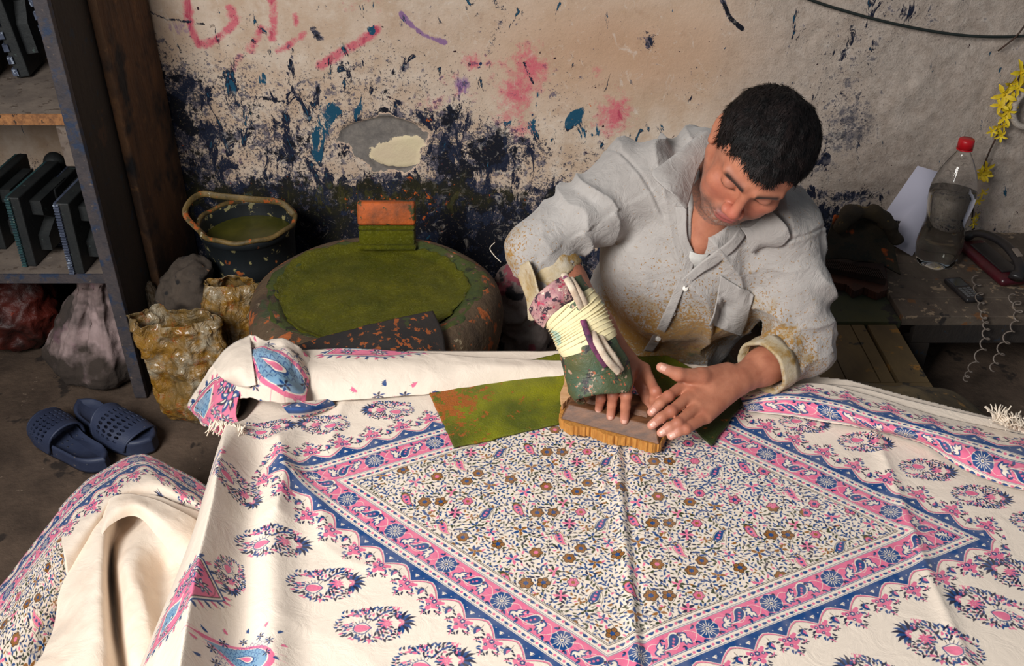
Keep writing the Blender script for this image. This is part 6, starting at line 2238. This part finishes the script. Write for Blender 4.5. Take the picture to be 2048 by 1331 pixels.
m_pl1 = plastic('orange_smeared_plastic', srgb(138, 116, 78), srgb(176, 128, 44), srgb(186, 98, 34), 1)
m_pl2 = plastic('dusky_plastic', srgb(120, 100, 78), srgb(84, 70, 52), srgb(150, 88, 40), 4)
pb = at(365, 870, z=0)
o_ = gathered('plastic_bag', (pb[0] + .02, pb[1] + .095), [(0, .004, .004, .004, .01, 0), (.06, .003, .070, .050, .01, 0), (.15, .030, .088, .070, .005, 0), (.35, .090, .086, .066, .0, 0), (.55, .150, .086, .058, -.005, 0), (.75, .205, .090, .050, -.012, 0),
                                              (.9, .250, .094, .044, -.022, 0), (1, .272, .098, .040, -.030, 0)],
              m_pl1, 0, 6, .13, .0105, 5)
tagit(o_, 'clear plastic bag smeared with yellow and orange dye, beside the slippers', 'bag')
pc = at(440, 640, z=.20)
o_ = gathered('plastic_bag', (pc[0] + .020, pc[1] + .01), [(0, .004, .004, .004, 0, 0), (.06, .003, .050, .050, 0, 0), (.15, .04, .072, .062, 0, 0), (.4, .13, .072, .060, .0, 0), (.7, .21, .066, .050, .006, 0), (.9, .275, .058, .036, .016, 0), (1, .300, .054, .022, .022, 0)],
              m_pl1, 0, 6, .15, .0095, 9)
tagit(o_, 'dusky crumpled plastic bag wedged between shelving and clay basin', 'bag')
pe = at(312, 690, z=.08)
o_ = gathered('plastic_bag', (pe[0] + .01, pe[1] + .04), [(0, .004, .004, .004, 0, 0), (.06, .003, .030, .045, 0, 0), (.15, .04, .040, .060, 0, 0), (.4, .12, .040, .055, .0, 0), (.7, .18, .028, .040, -.004, 0), (.9, .225, .012, .020, -.006, 0), (1, .245, .004, .006, -.007, 0)],
              m_pl2, 0, 5, .09, .004, 12)
tagit(o_, 'small brownish plastic bag with a peaked top against the shelf panel', 'bag')
m_bun = dirty('grey_rag', srgb(84, 72, 62), srgb(54, 46, 40), 10, .95, [(srgb(30, 28, 28), 10, .6), (srgb(150, 110, 80), 30, .66)], .7, 60, .004)
bn = at(380, 560, z=.25)
o_ = lump('cloth_bundle', [((bn[0] - .02, bn[1], .20), (bn[0] + .005, bn[1] + .01, .245), .060, .05, .03), ((bn[0], bn[1] + .0, .11), (.075, .065, .11), .05)],
          (bn[0] - .16, bn[1] - .16, -.01), (bn[0] + .2, bn[1] + .2, .37), .005, m_bun, amp=.017, sc_=13, seed=15, floor=.001, wob2=.003)
tagit(o_, 'grubby grey cloth bundle left of the dye bucket', 'bundle')
bm_ = at(1030, 600, z=.20)
o_ = lump('cloth_bundle', [((bm_[0], bm_[1] + .03, .18), (.055, .07, .10), .03), ((bm_[0] + .02, bm_[1] + .04, .07), (.075, .075, .08), .04)],
          (bm_[0] - .13, bm_[1] - .10, -.01), (bm_[0] + .14, bm_[1] + .18, .32), .005, dirty('pink_grey_rag', srgb(150, 138, 130), srgb(110, 90, 88), 8, .95, [(srgb(140, 70, 80), 12, .6), (srgb(34, 30, 34), 9, .6)], .6, 60, .004), amp=.012, sc_=10, seed=18, floor=.001)
tagit(o_, 'pinkish grey cloth bundle between the clay basin and the man', 'bundle')

# ------------------------------------------------------------------ right side: bench, planks and what lies on them
m_bench = dirty('grimy_bench_top', srgb(98, 86, 74), srgb(64, 52, 44), 9, .8, [(srgb(140, 120, 98), 30, .60), (srgb(110, 74, 44), 14, .62), (srgb(40, 34, 32), 12, .6)], .7, 50, .003, stretch=(1, .5, 1))
m_plank = dirty('brown_dyed_plank', srgb(92, 74, 42), srgb(66, 52, 32), 8, .8, [(srgb(126, 88, 34), 12, .58), (srgb(40, 34, 26), 20, .62)], .5, 60, .002, stretch=(1, .5, 1))
bnx0 = at(1820, 640, z=.22)[0]
be = empty('low_bench', (1.35, 2.22, 0), 'low grey wooden bench against the wall holding bottle and telephones', 'bench')
nb_ = 5
for k in range(nb_):
    y0 = 2.03 + k * .088
    MB().box(((bnx0 + 1.70) / 2 + .0, y0 + .0435, .206), (1.70 - bnx0 + .02, .0855, .026), bev=.002).build('plank', m_bench, be)
MB().box((1.34, 2.045, .165), (.72, .022, .052), bev=.002).build('front_rail', m_shelf, be)
for x in (bnx0 + .05, 1.62):
    for y in (2.06, 2.40):
        MB().box((x, y, .069), (.05, .05, .137), bev=.002).build('leg', m_shelf, be)
# plank tray in front
px0, px1 = at(1560, 760, z=.2)[0], at(1905, 760, z=.2)[0]
tr = empty('plank_board', (.83, 1.9, 0), 'brown dye-stained board of loose planks beside the left sleeve', 'board')
xs = [.585, .705, .735, .835, .842, .885, .90, .972]
yF, yB = 1.785, 2.02
cut = [(.640, .668), (.672, .742), (.745, .815), (.818, .848), (.858, .925)]
for k, (a, b) in enumerate(cut):
    sh_ = .085
    poly = [(a, yF), (b, yF), (b + sh_ * .0, yB), (a + sh_ * .0, yB)]
    MB().prism(poly, .184, .202).build('plank', m_plank, tr)
MB().box((.782, 1.776, .185), (.290, .016, .034), bev=.002).build('front_rail', m_plank, tr)
MB().box((.785, 1.90, .174), (.28, .03, .018), bev=.002).build('batten', m_shelf, tr)
for x in (.665, .90):
    for y in (1.81, 1.99): MB().box((x, y, .0825), (.035, .035, .164), bev=.002).build('leg', m_shelf, tr)
# rear dark board with the spare block
rbd = empty('rear_board', (.84, 2.2, 0), 'dark green-stained board behind the planks carrying a spare block', 'board')
m_gb = dirty('green_stained_board', srgb(44, 50, 32), srgb(66, 64, 30), 7, .75, [(srgb(34, 30, 28), 14, .58)], .5, 50, .002)
MB().box(((.60 + bnx0 - .012) / 2, 2.205, .196), (bnx0 - .012 - .60, .355, .020), bev=.002).build('board_top', m_gb, rbd)
for x in (.63, bnx0 - .05):
    for y in (2.05, 2.35): MB().box((x, y, .0925), (.035, .035, .184), bev=.002).build('leg', m_shelf, rbd)
sp_ = empty('printing_block', (.78, 2.15, .207), 'dark grooved block with scalloped edge lying on the rear board by the sleeve', 'printing block')
m_groove = dirty('dark_grooved_wood', srgb(58, 36, 28), srgb(40, 28, 24), 20, .7, bump=.5, bscale=80)
m_rbrown = dirty('red_brown_wood', srgb(86, 44, 26), srgb(60, 34, 24), 20, .7, bump=.5, bscale=80)
pb0 = at(1620, 560, z=.21); pb1 = at(1772, 585, z=.21)
sc0 = [at(a, b, z=.2075)[:2] for a, b in ((1615, 560), (1650, 575), (1690, 582), (1705, 596), (1725, 588), (1752, 600), (1772, 592), (1768, 545), (1620, 510))]
MB().prism(carved(sc0, 0, .002, 4), .2075, .228).build('carved_face', m_rbrown, sp_)
t0 = [at(a, b, z=.2285)[:2] for a, b in ((1615, 535), (1770, 570), (1764, 532), (1622, 500))]
MB().prism(t0, .2285, .246).build('block_body', m_groove, sp_)
mb = MB()
aL, aR = np.array(at(1618, 520, z=.2465)), np.array(at(1766, 550, z=.2465))
for k in range(34):
    c = aL + (aR - aL) * (k + .5) / 34
    mb.box(c + np.array([0, 0, .002]), (.0022, .050, .004))
o_ = mb.build('grooves', m_groove, sp_); o_['kind'] = 'stuff'
# orange crusted sheet leaning behind
m_osh = dirty('orange_crusted_sheet', srgb(40, 34, 26), srgb(58, 46, 26), 10, .8, [(srgb(176, 80, 26), 7, .50), (srgb(34, 34, 24), 40, .56)], .9, 60, .004)
Po = [[at(1670, 432, z=.36), at(1705, 422, z=.37), at(1740, 430, z=.35), at(1770, 445, z=.33)],
      [at(1655, 470, z=.30), at(1700, 465, z=.31), at(1750, 475, z=.29), at(1785, 490, z=.27)],
      [at(1640, 520, z=.245), at(1700, 520, z=.25), at(1760, 530, z=.24), at(1800, 550, z=.225)]]
o_ = sheet('crusted_sheet', Po, 30, 30, .004, m_osh, None, .004)
tagit(o_, 'orange-crusted dark sheet leaning at the wall behind the spare block', 'sheet')
m_rag = dirty('olive_rag', srgb(58, 46, 26), srgb(38, 30, 22), 14, .9, [(srgb(96, 76, 36), 20, .6)], .8, 60, .004)
rg0 = at(1710, 440, z=.37)
MBr = MB()
o_ = lump('dye_rag', [(at(1680, 452, z=.34), at(1700, 426, z=.375), .018, .018, .015), (at(1700, 426, z=.375), at(1745, 424, z=.375), .018, .016, .015), (at(1745, 424, z=.375), at(1775, 442, z=.35), .016, .016, .015),
                      (at(1775, 442, z=.35), at(1790, 478, z=.30), .016, .020, .015)], rg0 - .2, rg0 + .2, .004, m_rag, amp=.007, sc_=22, seed=4, ridge=False)
tagit(o_, 'olive brown rag draped over the top of the orange-crusted sheet', 'rag')

# paper leaning on the wall
m_paper = NT('paper'); m_paper.base(srgb(212, 208, 224)); m_paper.rough(.8)
pp = [(1835, 331, 2.470), (1892, 348, 2.468), (1880, 400, 2.440), (1868, 440, 2.410), (1824, 512, 2.330), (1776, 484, 2.360), (1802, 442, 2.405), (1762, 437, 2.415)]
V = np.array([at(a, b, y=c) for a, b, c in pp])
ce = np.array([at(1840, 400, y=2.44)])
o_ = mobj('paper_sheet', np.vstack([V, ce]), [(k, (k + 1) % 8, 8) for k in range(8)], m_paper.m)
s_ = o_.modifiers.new('t', 'SOLIDIFY'); s_.thickness = .0008
tagit(o_, 'white paper sheet with torn corner propped on the wall behind the bottle', 'paper')

# water bottle
BB = at(1868, 528, z=.220); BB[2] = .2195
bt = empty('water_bottle', BB, 'clear plastic bottle of water with red cap on the bench', 'bottle')
t = NT('clear_plastic'); t.base((1, 1, 1)); t.rough(.03); t.b.inputs['Transmission Weight'].default_value = 1; t.b.inputs['IOR'].default_value = 1.06; t.b.inputs['Coat Weight'].default_value = .5
m_pet = t.m
t = NT('water'); t.base((.96, .97, .94)); t.rough(.0); t.b.inputs['Transmission Weight'].default_value = 1; t.b.inputs['IOR'].default_value = 1.14
m_wat = t.m
m_cap = NT('red_cap'); m_cap.base(srgb(188, 22, 32)); m_cap.rough(.35)


def pet(a, z): return 1 - .13 * max(0, (.045 - z) / .045) ** 1.0 * (.5 + .5 * math.cos(5 * a))


bp = np.array([(.0005, .012), (.018, .004), (.034, .001), (.045, .010), (.051, .03), (.0535, .06), (.051, .085), (.0465, .115), (.047, .135), (.052, .165), (.0535, .195), (.050, .22), (.040, .25), (.028, .275), (.018, .292), (.0145, .302), (.0145, .318)])
bp = bp * 1.06
MB().lathe(BB, [tuple(q) for q in crom(bp, 70)], 60, wob=pet).build('bottle_body', m_pet, bt, smooth=True)
wp = np.array([(.0005, .014), (.017, .006), (.032, .0035), (.043, .012), (.049, .03), (.0515, .06), (.049, .085), (.0445, .115), (.045, .135), (.050, .165), (.0515, .190), (.0514, .1955), (.0005, .1955)]) * 1.06
wq = [tuple(q) for q in crom(wp[:-2], 50)] + [tuple(wp[-2]), tuple(wp[-1])]
MB().lathe(BB, wq, 60, wob=pet).build('water', m_wat, bt, smooth=True)
cp = MB().lathe(BB, [(.0005, .349), (.0165, .349), (.0185, .346), (.0187, .326), (.0175, .3255)], 40, wob=lambda a, z: 1 + .015 * math.cos(40 * a))
cp.build('cap', m_cap.m, bt, smooth=True)
MB().lathe(BB, [(.0155, .322), (.0195, .322), (.0195, .3245), (.0155, .3245)], 32).build('neck_ring', m_cap.m, bt, smooth=True)

# corded telephone
m_pr = dirty('dark_red_plastic', srgb(74, 18, 28), srgb(52, 14, 22), 20, .35, bump=.1)
m_pk = dirty('black_plastic', srgb(28, 26, 28), srgb(40, 36, 36), 30, .4, bump=.15)
tA, tB = at(1925, 485, z=.222), at(2040, 585, z=.222)
ph = empty('corded_telephone', .5 * (tA + tB), 'dark red and black corded telephone lying on the bench', 'telephone')
ya = math.atan2((tB - tA)[1], (tB - tA)[0])
Rp = rotz(ya)
ctr = .5 * (tA + tB)
o_ = MB().box(ctr + np.array([0, 0, .013]), (.215, .075, .024), Rp, bev=.010).build('phone_base', m_pr, ph, smooth=True)
MB().box(ctr + Rp @ np.array([0, .002, .028]), (.15, .045, .005), Rp, bev=.002).build('keypad_plate', m_pk, ph)
hs = [Rp @ np.array(q) + ctr for q in ((-.115, -.01, .030), (-.09, .012, .050), (-.03, .022, .062), (.03, .022, .062), (.09, .012, .050), (.115, -.01, .030))]
MB().tube(crom(np.array(hs), 40), [.017] * 4 + [.0125] * 32 + [.017] * 4, 14, flat=.75).build('handset', m_pk, ph, smooth=True)
MB().box(Rp @ np.array([.055, .022, .0695]) + ctr, (.030, .016, .003), Rp @ roty(.25), bev=.001).build('label_plate', m_top, ph)

# mobile phone
mpc = at(1925, 583, z=.222); yb = math.atan2(-.5, .42)
d0, d1 = at(1900, 560, z=.222), at(1950, 606, z=.222)
yb = math.atan2(d1[1] - d0[1], d1[0] - d0[0])
mp = empty('mobile_phone', (mpc[0], mpc[1], .2195), 'small black keypad mobile phone near the bench front edge', 'mobile phone')
Rm = rotz(yb)
cM = np.array([mpc[0], mpc[1], .2275])
MB().box(cM, (.108, .046, .013), Rm, bev=.005).build('phone_case', m_pk, mp, smooth=True)
m_scr = NT('dark_screen'); m_scr.base(srgb(52, 56, 60)); m_scr.rough(.15)
MB().box(cM + Rm @ np.array([-.026, 0, .0068]), (.036, .034, .0012), Rm, bev=.0004).build('screen', m_scr.m, mp)
m_key = NT('grey_key'); m_key.base(srgb(92, 92, 94)); m_key.rough(.5)
for i in range(5):
    for j in range(3):
        MB().box(cM + Rm @ np.array([.003 + i * .0092, (j - 1) * .0115, .0068]), (.0062, .0085, .0014), Rm, bev=.0004).build('key', m_key.m, mp)

# coiled cords hanging off the bench
m_coil = dirty('grey_coil_cord', srgb(128, 116, 106), srgb(98, 86, 78), 40, .5, bump=0)


def coil(label, ctrl, R_, r, turns):
    C = crom(np.array(ctrl), 40)
    n = turns * 14
    t = np.linspace(0, 39, n)
    i = np.clip(t.astype(int), 0, 38); f = (t - i)[:, None]
    P = C[i] * (1 - f) + C[i + 1] * f
    a = np.arange(n) / 14 * 2 * math.pi
    stretchy = R_ * (1 + .25 * np.sin(t * .3))
    P = P + np.stack([stretchy * np.cos(a), .7 * stretchy * np.sin(a), .35 * stretchy * np.sin(a)], 1)
    o = MB().tube(P, r, 6).build('coiled_cord', m_coil, smooth=True)
    tagit(o, label, 'cord', 'coiled cords off the bench')


coil('pale coiled phone cord hanging off the bench nearest the mobile phone', [at(1950, 552, z=.235), at(1958, 590, z=.235), at(1966, 628, z=.232), at(1972, 650, y=2.010), at(1968, 690, y=2.005), at(1940, 740, y=2.0), at(1930, 760, y=1.99)], .0085, .0018, 13)
coil('pale coiled phone cord hanging off the bench at the right frame edge', [at(2022, 590, z=.24), at(2036, 615, z=.235), at(2030, 645, y=2.010), at(2012, 680, y=2.005), at(1996, 715, y=2.0), at(1982, 740, y=1.99)], .010, .0018, 8)

# slumped sack right behind the cloth
m_cush = dirty('brown_dyed_sacking', srgb(88, 74, 50), srgb(62, 52, 36), 10, .9, [(srgb(122, 92, 50), 18, .6), (srgb(44, 38, 28), 20, .6)], .6, 70, .003)
cu = at(1800, 800, z=.26)
o_ = lump('stuffed_sack', [((.70, 1.665, .18), (.90, 1.64, .17), .085, .090, .03), ((.80, 1.655, .09), (.16, .085, .09), .04), ((.98, 1.60, .13), (.07, .07, .10), .04)],
          (.50, 1.48, -.01), (1.12, 1.766, .33), .006, m_cush, amp=.010, sc_=7, seed=21, floor=.001)
tagit(o_, 'brown dye-stained stuffed sack between the cloth and the planks', 'sack')

# yellow flower garland on the wall
m_yel = dirty('yellow_petal', srgb(232, 206, 40), srgb(210, 172, 24), 60, .6, bump=0)
m_stem = dirty('brown_stem', srgb(70, 44, 34), srgb(52, 40, 28), 40, .7, bump=0)
ga = empty('flower_garland', at(1960, 300, y=2.47), 'yellow artificial blossom spray hanging on the wall right of the bottle', 'flowers')
ga.location = [float(q) for q in at(1960, 300, y=2.47)]
gp = [at(a, b, y=2.474) for a, b in ((2048, 130), (2030, 175), (2012, 215), (2000, 250), (1992, 275), (1980, 300), (1968, 330), (1955, 360), (1948, 400), (1944, 440))]
MB().tube(crom(np.array(gp), 40), .0022, 6).build('stem', m_stem, ga, smooth=True)
R = random.Random(5)
for (a, b, q) in ((2042, 146, .026), (2020, 168, .020), (2034, 176, .018), (2008, 190, .024), (2024, 200, .020), (2000, 210, .018), (2016, 222, .016), (2010, 236, .018), (1994, 256, .018), (2006, 250, .014), (1984, 262, .012), (2002, 272, .013),
                  (1970, 338, .020), (1960, 348, .020), (1972, 352, .014), (1964, 384, .015), (1956, 400, .013), (1950, 432, .012), (1946, 446, .012)):
    q *= 1.35; c = at(a, b, y=2.462 - R.uniform(0, .016))
    q3 = np.array(Vector(unit(np.array([R.uniform(-.5, .5), -1, R.uniform(-.3, .7)]))).to_track_quat('Z', 'Y').to_matrix())
    mb = MB()
    ph0 = R.random() * 6
    for k in range(5):
        an = ph0 + 2 * math.pi * k / 5
        ca, sa = math.cos(an), math.sin(an)
        ps = []
        for (l, w_, z_) in ((0, .10, 0), (.35, .17, .16), (.7, .18, .24), (1.0, .03, .14)):
            for s_ in (-1, 0, 1):
                ps.append(c + q3 @ (q * np.array([l * ca - s_ * w_ * sa, l * sa + s_ * w_ * ca, z_ + (.05 if s_ else 0)])))
        mb.add(ps, [(i * 3 + j, i * 3 + j + 1, i * 3 + j + 4, i * 3 + j + 3) for i in range(3) for j in range(2)])
    mb.lathe(c, [(q * .10, 0), (q * .12, q * .1), (.0001, q * .3)], 8, q3)
    mb.build('flower', m_yel, ga, smooth=True)
# small ribbed hose loop
m_hose = dirty('ribbed_hose', srgb(190, 178, 166), srgb(160, 148, 138), 40, .6, bump=0)
hp = [at(a, b, y=2.455) for a, b in ((2062, 178), (2046, 188), (2032, 206), (2026, 228), (2032, 246), (2048, 254), (2066, 252))]
C = crom(np.array(hp), 130)
o_ = MB().tube(C, [.0075 + .0016 * (k % 3 == 0) for k in range(130)], 12).build('ribbed_hose', m_hose, smooth=True)
tagit(o_, 'pale ribbed hose loop on the wall at the right frame edge', 'hose')
# black cable across the top of the wall
m_cab = NT('black_cable'); m_cab.base(srgb(34, 40, 38)); m_cab.rough(.45)
cp_ = [at(a, b, y=2.478) for a, b in ((1560, -30), (1622, 0), (1700, 25), (1790, 48), (1880, 65), (1960, 73), (2048, 72), (2130, 62))]
o_ = MB().tube(crom(np.array(cp_), 60), .0038, 8).build('wall_cable', m_cab.m, smooth=True)
tagit(o_, 'black cable sagging across the upper right of the wall', 'cable')
o_ = MB().tube(crom(np.array([at(2052, 48, y=2.465), at(2030, 75, y=2.47), at(1996, 102, y=2.484)]), 12), .0022, 6).build('thin_stick', m_stem, smooth=True)
tagit(o_, 'thin brown twig crossing the black cable at the right edge', 'stick')
